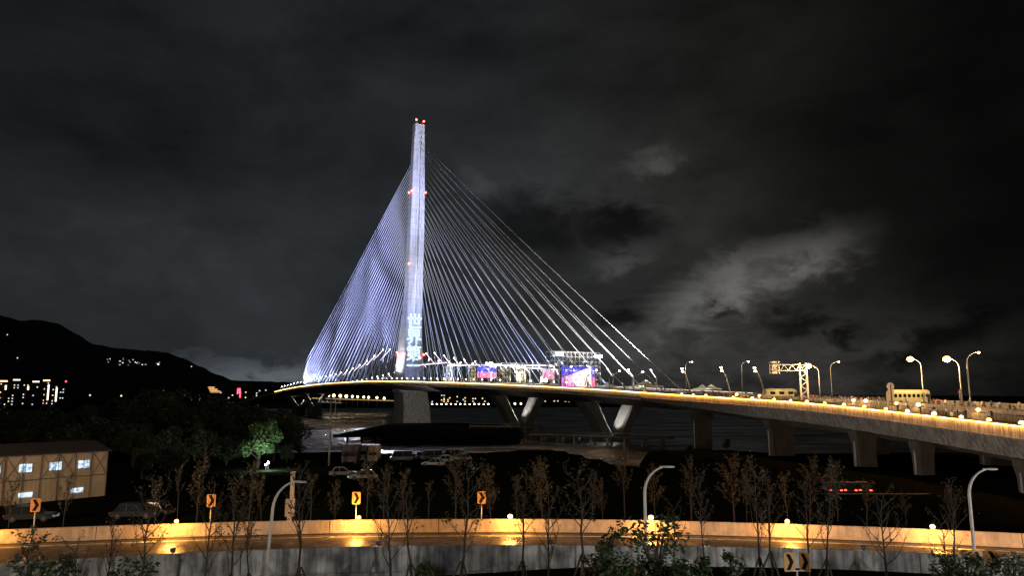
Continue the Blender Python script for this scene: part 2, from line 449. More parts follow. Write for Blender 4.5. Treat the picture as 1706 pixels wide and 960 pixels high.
while z <= 201:
    _, wn, la, off = mast_at(z)
    ch = .75 if z < 184 else .75 + (z - 184) / 17 * 1.0; dp = 0.9 if z > 60 else 0.9 * max(.12, (z - 30) / 30)
    rings.append(sect(z, wn, la, off, ch, dp, .16)); z += 1.99
mb.loft(rings); mast = under(mb.build('mast', mm_, fix=True))
# red beacons
for (z, a, n) in ((201.9, 2.4, 2.6), (201.6, 2.4, -2.6), (152, 3.3, 4.9), (152, -1.6, 4.9), (152, 3.3, -4.9), (103, 4.0, 5.2), (44, 7.2, 6.9), (44, -3, 6.9), (44, 7.2, -6.9)):
    _, wn, la, off = mast_at(z)
    mb = MB(); c = Vector((TX + off, TY, z)) + AV * a + NV * n; mb.sphere(c, .62); ob_ = mb.build('beacon', M['beacon'], mast)
    ob_.matrix_parent_inverse = Matrix.Translation(-Vector(bridge.location)) if False else Matrix.Identity(4)
# projected writing on the mast: outlines of four characters
def glyph_outline(ch, size, origin, ux, uz, r, m, name):
    cu = bpy.data.curves.new('t', 'FONT'); cu.body = ch; cu.size = size; cu.resolution_u = 3
    o = bpy.data.objects.new('t', cu); C.objects.link(o); bpy.context.view_layer.update()
    me = bpy.data.meshes.new_from_object(o.evaluated_get(bpy.context.evaluated_depsgraph_get()))
    bm = bmesh.new(); bm.from_mesh(me); bmesh.ops.remove_doubles(bm, verts=bm.verts, dist=1e-4)
    out = MB(); xs_ = [v_.co.x for v_ in bm.verts] or [0]; ys_ = [v_.co.y for v_ in bm.verts] or [0]
    cx, cy_ = (min(xs_) + max(xs_)) / 2, (min(ys_) + max(ys_)) / 2
    un = ux.cross(uz)
    for e in bm.edges:
        if len(e.link_faces) == 1:
            p, q = [Vector(origin) + ux * (v_.co.x - cx) + uz * (v_.co.y - cy_) for v_ in e.verts]
            if (p - q).length > 1e-3: out.bar(p, q, r)
    bm.free(); bpy.data.objects.remove(o); bpy.data.meshes.remove(me)
    return out.build(name, m)
for ch, py, sz in (('世', 534, 10.6), ('界', 561, 10.6), ('第', 588, 10.6), ('一', 609, 9.0)):
    P = unp(691, py, Y=470); z = P.z; _, wn, la, off = mast_at(z)
    org = Vector((TX + off, TY, z)) + AV * (la + .35)
    o = glyph_outline(ch, sz, org, -NV, Vector((0, 0, 1)), .26, M['proj'], 'projected_character'); o.parent = mast
# stay cables
cab = M['cable']
def stay(s, t, zc, side):
    A = DP(s, t, 0.1); _, wn, la, off = mast_at(zc)
    B = Vector((TX + off, TY, zc)) + AV * side * (la - .5) + NV * (0.5 if t > 0 else -0.5)
    n = 8; pts = []
    L = (A - B).length
    for i in range(n + 1):
        k = i / n; P = A.lerp(B, k); P.z -= L * (.0015 if side < 0 else .004) * 4 * k * (1 - k); pts.append(P)
    mb = MB(); mb.tube(pts, .115 if side < 0 else .10, 6); c = under(mb.build('stay_cable', cab))
    hp = 2.5 + 3.0 * math.exp(-abs(s) / 75)
    d = (B - A).normalized(); Q = A + d * (hp / max(.2, d.z))
    mb = MB(); mb.tube([A, Q], [.34, .26], 8); q = mb.build('anchor_pipe', M['white'], c)
    return A
NR, NL = 22, 28
for i in range(NR):
    s = 20 + (250 - 20) * i / (NR - 1); zc = 104 + (187 - 104) * i / (NR - 1)
    for t_ in (8, -8): stay(s, t_, zc, 1)
for i in range(NL):
    s = -(20 + (330 - 20) * i / (NL - 1)); zc = 100 + (179 - 100) * i / (NL - 1)
    for t_ in (10, 4): stay(s, t_, zc, -1)

# Y-shaped river piers
def ypier(s, zb, lit=True, tw=12.5, w0=5.2):
    P0 = DP(s, 0, 0); zu = P0.z - 4.3
    o = empty('river_pier', (P0.x, P0.y, 0)); o.parent = bridge; o.matrix_parent_inverse = Matrix.Translation(-Vector(bridge.location))
    mb = MB(); la = 3.4
    zf = zb + 2.5
    def ringset(segs, name):
        m2 = MB(); rr = []
        for z, ta, tb, l in segs:
            c_ = .75 * (1 if tb > ta else -1) * (1 if name == 'pier_arm' else .05)
            rr.append([Vector((P0.x, P0.y, z)) + AV * a_ + NV * n_ for a_, n_ in ((l - abs(c_), ta), (l, ta + c_), (l, tb), (-l, tb), (-l, ta))])
        m2.loft(rr); q = m2.build(name, mat('pier_concrete', (.16, .155, .145), .85, var=.2, vs=.4), fix=True); under(q); return q
    ringset([(-4, -6.5, 6.5, 4.4), (zb - 1.5, -6.0, 6.0, 3.9), (zf, -w0 - .6, w0 + .6, la)], 'pier_stem')
    for sg in (1, -1):
        segs = []
        for k in range(9):
            u = k / 8; z = zf + (zu - zf) * u; inner = (tw - 4.6) * (u ** .92); outer = w0 + .6 + (tw + 1.5 - w0) * (u ** 1.6)
            segs.append((z, sg * inner, sg * outer, la - .1))
        ringset(segs, 'pier_arm')
    if lit:
        hz_ = zu - zf
        light('pier_floodlight', 'SPOT', Vector((P0.x, P0.y, zu - 3.5)) - NV * (tw - 8.5) + AV * 2.5, 14000, (1, .97, .9), bridge, .2, aim=Vector((P0.x, P0.y, zf + hz_ * .5)) + NV * (tw - 5) * .6 + AV * 3.3, angle=85, blend=.9)
        light('pier_floodlight', 'SPOT', Vector((P0.x, P0.y, zu - 3.5)) + NV * (tw - 8.5), 6000, (1, .97, .9), bridge, .2, aim=Vector((P0.x, P0.y, zf + hz_ * .62)) - NV * (tw - 5) * .75, angle=75, blend=.9)
        light('pier_floodlight', 'SPOT', Vector((P0.x, P0.y, zf + hz_ * .28)) + NV * .9, 4500, (1, .97, .9), bridge, .2, aim=Vector((P0.x, P0.y, zu - 1.5)) - NV * (tw - 3.5), angle=80, blend=.9)
        light('pier_floodlight', 'SPOT', Vector((P0.x, P0.y, zf + hz_ * .28)) - NV * .9, 3000, (1, .97, .9), bridge, .2, aim=Vector((P0.x, P0.y, zu - 1.5)) + NV * (tw - 3.5), angle=60, blend=.9)
ypier(s_at(864, 0, -8), 0.8)
ypier(s_at(1018, 0, -8), -2.0)
ypier(-262, 6.0); ypier(-330, 6.0)

# mast and cable floodlights (stood along the deck), with added fill among them
BLU = (.45, .51, 1.0); PALE = (.80, .86, 1.0)
def fl(P, aim, pw, col, ang, rad=1.2): light('flood_and_fill_light', 'SPOT', P, pw, col, bridge, rad, aim=aim, angle=ang, blend=.6)
mt = lambda z, n=0: Vector((TX, TY, z)) + NV * n
fl(DP(180, 12, 3), mt(170), 2500000, (.34, .42, 1.0), 24, 5)
fl(DP(180, -12, 3), mt(105), 2300000, (.36, .45, 1.0), 34, 5)
fl(DP(95, 6, 2), mt(60), 300000, (.40, .52, 1.0), 50, 4)
fl(DP(15, 25, 1), Vector((-72, 240, 0)), 500000, (.85, .87, 1.0), 60, 1.5)  # added lamp aimed down to brighten the river surface
fl(DP(4, 20.5, 2), mt(48, 6), 60000, (.92, .96, 1.0), 70)
# added fill hung over the river, brightening the mast's side
fl(Vector((TX, TY, 7)) + NV * 95 + AV * 30, mt(165), 380000, (.98, 1.0, .88), 44, 3)
for s_ in (-30, -80, -130, -180, -230, -280):
    fl(DP(s_, 19.0, 2.5), mt(105 + s_ * -.1) - AV * (18 + abs(s_) * .22), 380000, BLU, 80)
fl(DP(-120, 18, 2.5), mt(165) - AV * 14, 1300000, BLU, 34)
fl(DP(-200, 18, 2.5), mt(160) - AV * 30, 2200000, BLU, 34)
fl(DP(-290, 18, 2.5), mt(140) - AV * 60, 3200000, BLU, 46)
for s_ in (60, 120, 175):
    fl(DP(s_, 1, 2.5), mt(90 + s_ * .15) + AV * (25 + s_ * .2) - NV * 6, 170000, (1.0, .96, .90), 82)
fl(DP(150, 3, 2.5), mt(172) + AV * 12, 900000, (1.0, .97, .93), 30)
fl(DP(262, 3, 2.5), mt(172) + AV * 26, 2600000, (1.0, .97, .93), 46)
fl(DP(90, HW + 3, -6), Vector((TX, TY, 10)) + AV * 6 - NV * 4, 42000, (1, .96, .88), 50)

# ------------------------------------------------------------------ approach viaduct
via = empty('approach_viaduct', DP(JS + 80, 0), label='concrete approach viaduct with amber-lit parapet and streaked grey fascia in the right foreground', cat='viaduct')
def uv(o): return under(o, via)
def vprof(s):
    k = max(0, min(1, (s - JS) / 60)); d = 1.1 + 1.9 * k
    return [(HW - .05, -.6), (HW - .05, -.25), (-HW, -.25), (-HW, -.6), (-HW + 1.5, -.6 - d * .85), (-HW + 8, -1.0 - d), (-10, -2.6 - d), (10, -2.6 - d), (HW - 8, -1.0 - d), (HW - 1.3, -.6 - d * .85)]
uv(sweep('deck_girder', vprof, JS + .15, 560, 4, mat('fascia_concrete', (.40, .375, .34), .9, var=.25, vs=.5, streak=.6, bump=.2), None))
wet = mat('viaduct_asphalt', (.055, .052, .05), .55, var=.3, vs=1)
uv(sweep('road_surface', rect(HW - .6, -HW + .6, -.2, 0), JS + .15, 560, 4, wet, None))
amb = mat('parapet_concrete', (.46, .42, .36), .8, var=.25, vs=1.2, streak=.6, bump=.2)
s_ = JS + .15; k = 0
while s_ < 540:
    e_ = min(s_ + 30, 560)
    uv(sweep('parapet', rect(HW - .4, HW, -.5, 1.1), s_ + .05, e_ - .05, 5, amb, None))
    uv(sweep('parapet', rect(-HW, -HW + .4, -1.05, 1.1), s_ + .05, e_ - .05, 5, amb, None)); s_ = e_
uv(sweep('coping', rect(HW - .45, HW + .34, 1.1, 1.26), JS + .15, 560, 5, amb, None))
uv(sweep('drip_ledge', rect(HW + .003, HW + .14, -.56, -.46), JS + .15, 560, 5, amb, None))
uv(sweep('light_strip', rect(HW + .10, HW + .31, 1.03, 1.096), JS + .15, 560, 5, emi('led_amber_strip', (1.0, .40, .07), 34.0), None))
uv(sweep('median_barrier', rect(7.7, 8.1, 0.004, .85), JS + 2, 560, 5, amb, None))
uv(sweep('median_barrier', rect(-7.1, -6.7, 0.004, .85), JS + 2, 560, 5, amb, None))
for h in (1.15, 1.45):
    uv(sweep('guard_rail', rect(7.85, 7.97, h, h + .1), JS + 2, 560, 5, M['steel'], None))
s_ = JS + 3
while s_ < 500:
    P = DP(s_, 7.9, .85); mb = MB(); mb.box(P + Vector((0, 0, .3)), (.12, .12, .62)); uv(mb.build('guard_post', M['steel'])); s_ += 3
paint = mat('lane_paint', (.7, .7, .68), .6)
for t_ in (20.4, 8.6, -7.6, -20.4):
    uv(sweep('lane_line', rect(t_ - .08, t_ + .08, .004, .008), JS + 2, 540, 6, paint, None))
# wall piers under the viaduct
def wpier(s, t0, t1, la):
    P = DP(s, (t0 + t1) / 2); x, y, a = line(s); A_ = Vector((math.sin(a), -math.cos(a), 0)); N_ = Vector((-math.cos(a), -math.sin(a), 0))
    w_ = abs(t1 - t0) / 2; top = P.z - 4.4
    mb = MB(); rr = []
    for z, ww, ll in ((-3, w_, la), (top - 4, w_, la), (top - 2, w_ * 1.05, la * 1.05), (top - .6, w_ * 1.3, la * 1.12), (top + .4, w_ * 1.32, la * 1.15)):
        c = .16 * ll
        rr.append([Vector((P.x, P.y, z)) + A_ * a_ + N_ * n_ for a_, n_ in ((ll, ww - c), (ll - c, ww), (-ll + c, ww), (-ll, ww - c), (-ll, -ww + c), (-ll + c, -ww), (ll - c, -ww), (ll, -ww + c))])
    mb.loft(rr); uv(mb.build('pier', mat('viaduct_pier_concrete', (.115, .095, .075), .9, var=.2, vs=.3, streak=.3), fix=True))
    mb = MB(); mb.box(Vector((P.x, P.y, (top - 5) / 2)) + N_ * (w_ + .12), (.22, .22, top + 3)); uv(mb.build('drain_pipe', M['post']))
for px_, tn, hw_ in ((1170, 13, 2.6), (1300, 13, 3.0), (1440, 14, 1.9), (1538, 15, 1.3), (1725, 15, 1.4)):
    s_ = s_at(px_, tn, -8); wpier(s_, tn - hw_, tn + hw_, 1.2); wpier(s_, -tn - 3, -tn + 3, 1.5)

# ------------------------------------------------------------------ bent lamp posts along both edges of the cable-stayed span
def lamp_h(s):
    return (5 + 18 * math.exp((s + 10) / 60)) if s < -10 else (8 + 15 * math.exp(-(s + 10) / 75))
def bent_post(s, edge, label, lit):
    h = lamp_h(s) * (1 if edge > 0 else .93); P = DP(s, edge * (HW - 1.0)); x, y, a = line(s); N_ = Vector((-math.cos(a), -math.sin(a), 0)); inn = -N_ * edge
    o = empty('bent_lamp_post', P, label=label, cat='lamp post', group='bent lamp posts along the bridge')
    lean = inn * (-.06 * h)
    p1 = lean * 1.0 + Vector((0, 0, h * .58)); p2 = p1 + inn * (h * .34) + Vector((0, 0, h * .42))
    if s > 225: p2 = p1 + inn * 4.2 + Vector((0, 0, h * .30)); 
    mid = p1 + inn * .25 + Vector((0, 0, h * .06))
    mb = MB(); mb.tube([(0, 0, 0), lean * .5 + Vector((0, 0, h * .3)), p1, mid], [.24, .2, .16, .15], 8); mb.build('post', M['post'], o)
    mb = MB(); mb.tube([mid, p2], [.15, .10], 8); ar = mb.build('arm', M['post'], o)
    if lit:
        mb = MB(); q0 = mid.lerp(p2, .12); off = Vector((0, 0, -.24)); mb.tube([q0 + off, p2 + off], [.11, .10], 6); mb.build('light_strip', M['ledw'] if s > -110 else M['ledb'], ar)
    mb = MB(); mb.sphere(p2 + Vector((0, 0, .05)), .28, sq=.7); mb.build('lamp', M['lampw'], o)
    mb = MB(); mb.box((0, 0, .1), (.7, .7, .2)); mb.build('base_plate', M['steel'], o)
k = 0; sl = []
s_ = 262.0
while s_ > -330: sl.append(s_); s_ -= 14.6
for i, s_ in enumerate(sl):
    side_ = 'right' if s_ > 20 else 'left'
    cnt = [q for q in sl if (q > 20) == (s_ > 20)]; cnt = sorted(cnt, key=abs); j = cnt.index(s_)
    bent_post(s_, 1, f'{nth(j)} bent lamp post {side_} of the mast on the near edge of the deck', s_ < 5)
    if pxof(DP(s_, -HW + 1))[0] < 1108: bent_post(s_, -1, f'{nth(j)} bent lamp post {side_} of the mast on the far edge of the deck', True)

# white curved lamps further right on the far edge
for j, (px, h) in enumerate(((1150, 9.0), (1217, 9.5), (1274, 9.5))):
    s_ = s_at(px, -HW + 1); P = DP(s_, -HW + 1); x, y, a = line(s_); inn = Vector((-math.cos(a), -math.sin(a), 0))
    o = empty('curved_lamp_post', P, label=f'{nth(j)} pale curved twin-headed lamp leaning left over the viaduct, counting from the stay cables', cat='lamp post', group='pale curved lamps on the far edge')
    pts = [Vector((0, 0, 0)), inn * 1.0 + Vector((0, 0, h * .45)), inn * 2.0 + Vector((0, 0, h * .75)), inn * 3.6 + Vector((0, 0, h * .95))]
    mb = MB(); mb.tube(pts, [.25, .2, .16, .12], 8); mb.build('post', M['white'], o)
    mb = MB(); mb.sphere(pts[-1] + Vector((0, 0, .3)), .42, sq=.6); mb.build('lamp', M['lampw'], o)
    mb = MB(); mb.sphere(pts[-1] + Vector((0, 0, -.8)) + inn * -.2, .5, sq=.6); mb.build('lamp', M['lampy'], o)
# ------------------------------------------------------------------ tall street lamps of the viaduct
def gooseneck(P, h, reach, rz, label, head, cat='street lamp', group=None, curve=.8, r0=.13):
    o = empty('street_lamp', P, rz, label=label, cat=cat, group=group)
    pts = [(0, 0, 0), (0, 0, h * (1 - .22 * curve) * .5), (0, 0, h * (1 - .22 * curve))]
    for k in range(1, 8):
        u = k / 7 * math.pi / 2 * .86; pts.append((reach * (1 - math.cos(u)) * 1.02, 0, h * (1 - .22 * curve) + h * .22 * curve * math.sin(u)))
    mb = MB(); n_ = len(pts); mb.tube(pts, [r0 * (1 - .5 * i / (n_ - 1)) for i in range(n_)], 10); mb.build('pole', M['post'], o)
    e = Vector(pts[-1]); mb = MB()
    rr = []
    for xx, wd, th in ((-.12, .05, .04), (.08, .10, .05), (.3, .13, .06), (.55, .10, .045), (.62, .03, .02)):
        rr.append([e + Vector((xx, yy * wd, zz * th + .02)) for yy, zz in ((-1, -.6), (1, -.6), (1, .3), (.5, 1), (-.5, 1), (-1, .3))])
    mb.loft(rr); hd = mb.build('lamp_head', M['post'], o, fix=True)
    mb = MB(); mb.box((0, 0, .02), (.45, .45, .04)); mb.build('base_plate', M['steel'], o)
    if head:
        mb = MB(); mb.sphere(e + Vector((.4, 0, -.12)), head[1], sq=.8); mb.build('bulb', head[0], o)
    return o, e
vlamps = [(1143, -19, 11.5, 0, 'smallest amber-headed street lamp, beside the last stay cable', 'lampy', .30),
          (1237, -19, 11.5, 0, 'amber-headed street lamp standing left of the gantry sign', 'lampy', .30),
          (1368, -3, 9.5, 1, 'bright starry lamp on a straight pole right of the gantry sign', 'globe', .75),
          (1387, -19, 11, 0, 'thin dim-headed street lamp just right of the bright one', 'lampy', .3),
          (1540, -19, 11.0, 1, 'bright lamp leaning left above the arch-windowed coach', 'globe', .78),
          (1604, -13, 10.5, 1, 'bright lamp leaning left above the warning triangle', 'globe', .8),
          (1618, -5, 11.5, 0, 'rightmost street lamp on the viaduct, its head curving right', 'lampy', .26)]
for px, t_, h, mode, lab, mt_, rr in vlamps:
    s_ = s_at(px, t_); P = DP(s_, t_, 0)
    o, e = gooseneck(P, h, 2.6, (math.pi if mode else 0), lab, (M[mt_], rr), group='street lamps along the viaduct')
    light('lamp_glow', 'POINT', P + Vector((-2.6 if mode else 2.9, 0, h - 1.1)), 7000 if mode else 1800, (1, .62, .28), o, .3)

# amber lamps standing on the parapet and on the median barrier
def amber(P, label, group, r=.24, m='globe', post=.28):
    o = empty('barrier_lamp', P, label=label, cat='barrier lamp', group=group)
    mb = MB(); mb.tube([(0, 0, 0), (0, 0, post)], .06, 6); mb.build('stem', M['darksteel'], o)
    r *= random.uniform(.8, 1.15)
    mb = MB(); mb.sphere((0, 0, post + r * .7), r, 8, 6, sq=.85); mb.build('bulb', M[m], o)
    mb = MB(); mb.tube([(0, 0, post + r * 1.5), (0, 0, post + r * 1.5 + .05)], .1, 8); mb.build('cap', M['darksteel'], o)
    return o
pxs = [1137, 1156, 1176, 1222, 1254, 1290, 1318, 1345, 1376, 1407, 1440, 1476, 1514, 1557, 1602, 1649, 1704]
for j, px in enumerate(pxs):
    s_ = s_at(px, HW - 1.0, 1.2); amber(DP(s_, HW - .9, .3), f'{nth(j)} amber lamp from the left behind the near parapet of the viaduct', 'amber lamps behind the near parapet', .33, post=.8)
    light('amber_deck_glow', 'POINT', DP(s_, HW - 1.8, 1.5), 260, (1, .50, .16), via, .2)
for j, px in enumerate((1228, 1265, 1421, 1443, 1494, 1529, 1631)):
    s_ = s_at(px, 7.9, 1.5); amber(DP(s_, 7.9, .86), f'{nth(j)} amber lamp from the left on the median barrier of the viaduct', 'amber lamps on the median', .36, post=.3)
    light('amber_deck_glow', 'POINT', DP(s_, 9.0, 2.0), 500, (1, .52, .18), via, .2); light('amber_deck_glow', 'POINT', DP(s_, 5.5, 2.0), 500, (1, .52, .18), via, .2)

# ------------------------------------------------------------------ gantry sign, traffic signs on the viaduct
s_ = s_at(1341, -2); P = DP(s_, -2); hgt = 10.2
o = empty('gantry_sign', P, label='cantilever truss gantry with a rectangular road sign seen from behind', cat='gantry')
mb = MB()
for dx in (-.9, .9):
    mb.box((dx, 0, hgt / 2), (.38, .38, hgt))
mb.build('column', M['post'], o)
mb = MB(); zz = .8; k = 0
while zz < hgt - 1: mb.bar((-.8 if k % 2 else .8, 0, zz), (.8 if k % 2 else -.8, 0, zz + 1.1), .16); zz += 1.1; k += 1
mb.build('column_lacing', M['post'], o)
mb = MB()
for dz in (0, -1.6):
    for dy in (-.35, .35): mb.bar((1.1, dy, hgt - .5 + dz), (-8.2, dy, hgt - .5 + dz), .16)
for k in range(9):
    x0 = 1.1 - k * 1.03; mb.bar((x0, -.35, hgt - .5 - (1.6 if k % 2 else 0)), (x0 - 1.03, -.35, hgt - .5 - (0 if k % 2 else 1.6)), .12)
mb.build('arm', M['post'], o)
mb = MB(); mb.box((-7.3, .6, hgt - 1.2), (2.7, .08, 3.2)); sg = mb.build('sign_panel', M['white'], o)
mb = MB()
for dz in (-1.1, 0, 1.1): mb.box((-7.3, .5, hgt - 1.2 + dz), (2.9, .1, .14))
for dx in (-1, 1): mb.box((-7.3 + dx * .9, .42, hgt - 1.2), (.14, .1, 3.3))
mb.build('rib', M['darksteel'], sg)
s_ = s_at(1487, 3); P = DP(s_, 3)
o = empty('round_road_sign', P, .15, label='round traffic sign seen from behind above two panels on one post', cat='road sign')
mb = MB(); mb.tube([(0, 0, 0), (0, 0, 5.0)], .09, 8); mb.build('post', M['darksteel'], o)
mb = MB(); mb.tube([(0, .1, 4.5), (0, .14, 4.5)], .82, 24); mb.build('disc', M['tent'], o)
mb = MB(); mb.box((-.34, .1, 2.7), (.42, .04, 2.2)); mb.build('side_panel', M['tent'], o)
mb = MB(); mb.box((.34, .1, 2.7), (.42, .04, 2.2)); mb.build('side_panel', M['tent'], o)
s_ = s_at(1604, -13); P = DP(s_, -12.6)
o = empty('warning_sign', P, label='small red-edged warning triangle on the pole of the bright lamp', cat='road sign')
mb = MB(); mb.tube([(0, 0, 0), (0, 0, 3.6)], .05, 8); mb.build('post', M['post'], o)
def tri(mb, r, y, z, th=.03):
    b_ = [Vector((r * math.cos(a), y, z + r * math.sin(a))) for a in (R(90), R(210), R(330))]
    mb.loft([[p for p in b_], [p + Vector((0, th, 0)) for p in b_]])
mb = MB(); tri(mb, .75, -.12, 3.4); mb.build('border', M['red'], o, fix=True)
mb = MB(); tri(mb, .45, -.16, 3.4); mb.build('face', M['white'], o, fix=True)

# ------------------------------------------------------------------ coaches and vehicles
def car(name, label, cat, L, W, Hh, col, lights=None, group=None, van=False):
    o = empty(name, (0, 0, 0), label=label, cat=cat, group=group)
    m = mat('car_paint_' + name + str(col), col, .35, .3)
    z0 = .28; bl = Hh * (.52 if not van else .45)
    # body: lofted side profile across the width, with tumblehome
    prof = [(-L/2, z0), (-L/2 + .03, bl * .78), (-L/2 + .12, bl), (-L * .27, bl * 1.04), (L * .16, bl * 1.05), (L/2 - .35, bl * .93), (L/2 - .04, bl * .72), (L/2, z0 + .1), (L/2 - .1, z0)]
    if van: prof = [(-L/2, z0), (-L/2, bl), (-L * .27, bl), (L * .3, bl), (L/2 - .1, bl * .85), (L/2, z0 + .2), (L/2 - .1, z0)]
    mb = MB(); mb.loft([[Vector((x, y, z_)) for x, z_ in pr] for y, pr in ((-W/2 + .06, [(x * .985, z_) for x, z_ in prof]), (-W/2, prof), (W/2, prof), (W/2 - .06 + .06, prof))][1:3] if False else [[Vector((x * k_, y, z0 + (z_ - z0) * k_)) for x, z_ in prof] for y, k_ in ((-W/2, .96), (-W/2 + .08, 1), (W/2 - .08, 1), (W/2, .96))], sm=False)
    mb.build('body', m, o, fix=True)
    cp = [(-L * .40, bl), (-L * .30, Hh), (L * .02, Hh), (L * .2, bl)] if not van else [(-L * .49, bl), (-L * .48, Hh), (L * .30, Hh), (L * .42, bl)]
    mb = MB(); mb.loft([[Vector((x, y * (1 if z_ < Hh * .9 else .84), z_)) for x, z_ in cp] for y in (-W/2 + .08, W/2 - .08)]); mb.build('cabin_glass', M['glass'], o, fix=True)
    rf = [(cp[1][0] - .03, Hh), (cp[2][0] + .03, Hh)]
    mb = MB(); mb.box(((rf[0][0] + rf[1][0]) / 2, 0, Hh + .02), (rf[1][0] - rf[0][0], W * .82, .06))
    for a_, b_ in ((cp[0], cp[1]), (cp[3], cp[2])):
        for y in (-1, 1): mb.bar((a_[0], y * (W/2 - .07), a_[1]), (b_[0], y * (W/2 - .08) * .84, b_[1]), .07)
    xm = (cp[1][0] + cp[2][0]) / 2
    for y in (-1, 1): mb.bar((xm, y * (W/2 - .07), bl), (xm, y * (W/2 - .08) * .84 , Hh), .07)
    mb.build('roof', m, o)
    for x in (-L * .31, L * .31):
        for y in (-1, 1):
            mb = MB(); mb.tube([(x, y * (W/2 - .2), .33), (x, y * (W/2 + .01), .33)], .33, 14); wq = mb.build('wheel', M['rubber'], o)
            mb = MB(); mb.tube([(x, y * (W/2 + .0), .33), (x, y * (W/2 + .02), .33)], .19, 10); mb.build('rim', mat('wheel_rim', (.10, .10, .10), .5, .5), wq)
    for y in (-1, 1):
        mb = MB(); mb.box((-L/2 + .0, y * W * .38, bl * .8), (.08, .28, .14)); mb.build('tail_light', M['tail'] if lights == 'tail' else M['red'], o)
        mb = MB(); mb.box((L/2 - .08, y * W * .38, bl * .7), (.1, .3, .14)); mb.build('headlight', M['lampw'] if lights == 'head' else M['white'], o)
    return o
def coach(P, rz, L, Hh, label, arch):
    o = empty('coach', P, rz, label=label, cat='coach')
    W = 2.4; m = mat('coach_paint', (.62, .56, .36), .4)
    mb = MB(); rr = []
    for x, k_ in ((-L/2, .93), (-L/2 + .15, 1), (L/2 - .15, 1), (L/2, .93)):
        c = []
        for y, z_ in ((-W/2, .35), (-W/2, Hh - .5), (-W/2 + .15, Hh - .15), (-W/2 + .45, Hh), (W/2 - .45, Hh), (W/2 - .15, Hh - .15), (W/2, Hh - .5), (W/2, .35)): c.append(Vector((x, y * k_, .35 + (z_ - .35) * k_)))
        rr.append(c)
    mb.loft(rr); mb.build('body', m, o, fix=True)
    n = 8 if arch else 3
    for k_ in range(n):
        x = -L/2 + L * (k_ + .7) / (n + .4)
        mb = MB(); r_ = L / n * .36
        if arch: mb.tube([(x, -W/2 - .02, Hh * .62), (x, -W/2 + .02, Hh * .62)], min(r_, .5), 14)
        else: mb.box((x, -W/2 - .0, Hh * .62), (L / n * .5, .05, Hh * .28))
        mb.build('window', M['glass'], o)
        mb = MB(); rr = []
        for q in range(5): 
            a_ = math.pi * q / 4; rr.append([Vector((x - math.cos(a_) * L / n * .5, y, Hh + .02 + .18 * math.sin(a_))) for y in (-W/2 + .3, W/2 - .3)])
        b0 = len(mb.v); mb.loft([[p[0] for p in rr], [p[1] for p in rr]]); mb.build('roof_hatch', m, o, fix=True)
    mb = MB(); mb.box((L/2 - .55, -W/2 - .0, Hh * .42), (.7, .06, Hh * .62)); mb.build('door', M['darksteel'], o)
    for x in (-L * .3, L * .32):
        for y in (-1, 1): mb = MB(); mb.tube([(x, y * (W/2 - .3), .48), (x, y * (W/2 + .01), .48)], .48, 14); mb.build('wheel', M['rubber'], o)
    light('event_light', 'POINT', Vector(P) + Vector((0, -6, 5)), 800, (1, .72, .3), o, .3)
    return o
s_ = s_at(1514, -17); coach(DP(s_, -17), R(8), 10.0, 3.3, 'cream coach with a row of round dark windows among the crowd', True)
s_ = s_at(1300, -9); coach(DP(s_, -9), R(10), 9.6, 2.9, 'yellow-lit coach with square windows left of the gantry', False)

# ------------------------------------------------------------------ people
def person_mesh(pose, cols, idx):
    J = {'pel': (0, 0, .95), 'sp': (0, 0, 1.2), 'ch': (0, 0, 1.38), 'nk': (0, 0, 1.5), 'hd': (0, -.02, 1.6), 'tp': (0, -.01, 1.72)}
    st = [0.0, .18, .28][pose]
    pts = [J['pel'], J['sp'], J['ch'], J['nk'], J['hd'], J['tp']]; ed = [(0, 1), (1, 2), (2, 3), (3, 4), (4, 5)]; rad = [.16, .14, .16, .06, .10, .075]
    for sg in (-1, 1):
        i = len(pts); pts += [(sg * .19, 0, 1.42), (sg * .25, .02 - .05 * pose, 1.16), (sg * .23, -.05 - .14 * pose * (sg > 0), .92 + .2 * (pose == 2) * (sg > 0)), (sg * .22, -.1 - .16 * pose * (sg > 0), .84 + .26 * (pose == 2) * (sg > 0))]
        ed += [(2, i), (i, i+1), (i+1, i+2), (i+2, i+3)]; rad += [.065, .05, .038, .035]
        i = len(pts); pts += [(sg * .1, 0, .88), (sg * .11, -sg * st * .5, .5), (sg * .12, -sg * st * .6 + (.1 if sg * st < 0 else 0), .08), (sg * .13, -sg * st * .6 - .14, .035)]
        ed += [(0, i), (i, i+1), (i+1, i+2), (i+2, i+3)]; rad += [.105, .07, .048, .045]
    me = bpy.data.meshes.new('p'); me.from_pydata(pts, ed, []); o = bpy.data.objects.new('p', me); C.objects.link(o)
    md = o.modifiers.new('s', 'SKIN'); md.use_smooth_shade = True
    for v_, r_ in zip(me.skin_vertices[0].data, rad): v_.radius = (r_, r_ * .8)
    me.skin_vertices[0].data[0].use_root = True
    o.modifiers.new('b', 'SUBSURF').levels = 1
    bpy.context.view_layer.update()
    m2 = bpy.data.meshes.new_from_object(o.evaluated_get(bpy.context.evaluated_depsgraph_get()))
    bpy.data.objects.remove(o); bpy.data.meshes.remove(me)
    m2.materials.clear()
    for c_ in cols: m2.materials.append(c_)
    for p in m2.polygons:
        z_ = p.center.z; x_ = abs(p.center.x)
        p.material_index = 2 if z_ > 1.49 or (z_ < .93 and x_ > .19 and z_ > .75) else (0 if z_ > .93 else 1)
        if z_ > 1.62 or (z_ > 1.52 and p.center.y > .04): p.material_index = 3
    m2.name = 'person_body'
    return m2
skin = mat('skin', (.45, .28, .2), .6); hair = mat('hair', (.015, .012, .01), .6); jeans = mat('dark_trousers', (.03, .035, .05), .8)
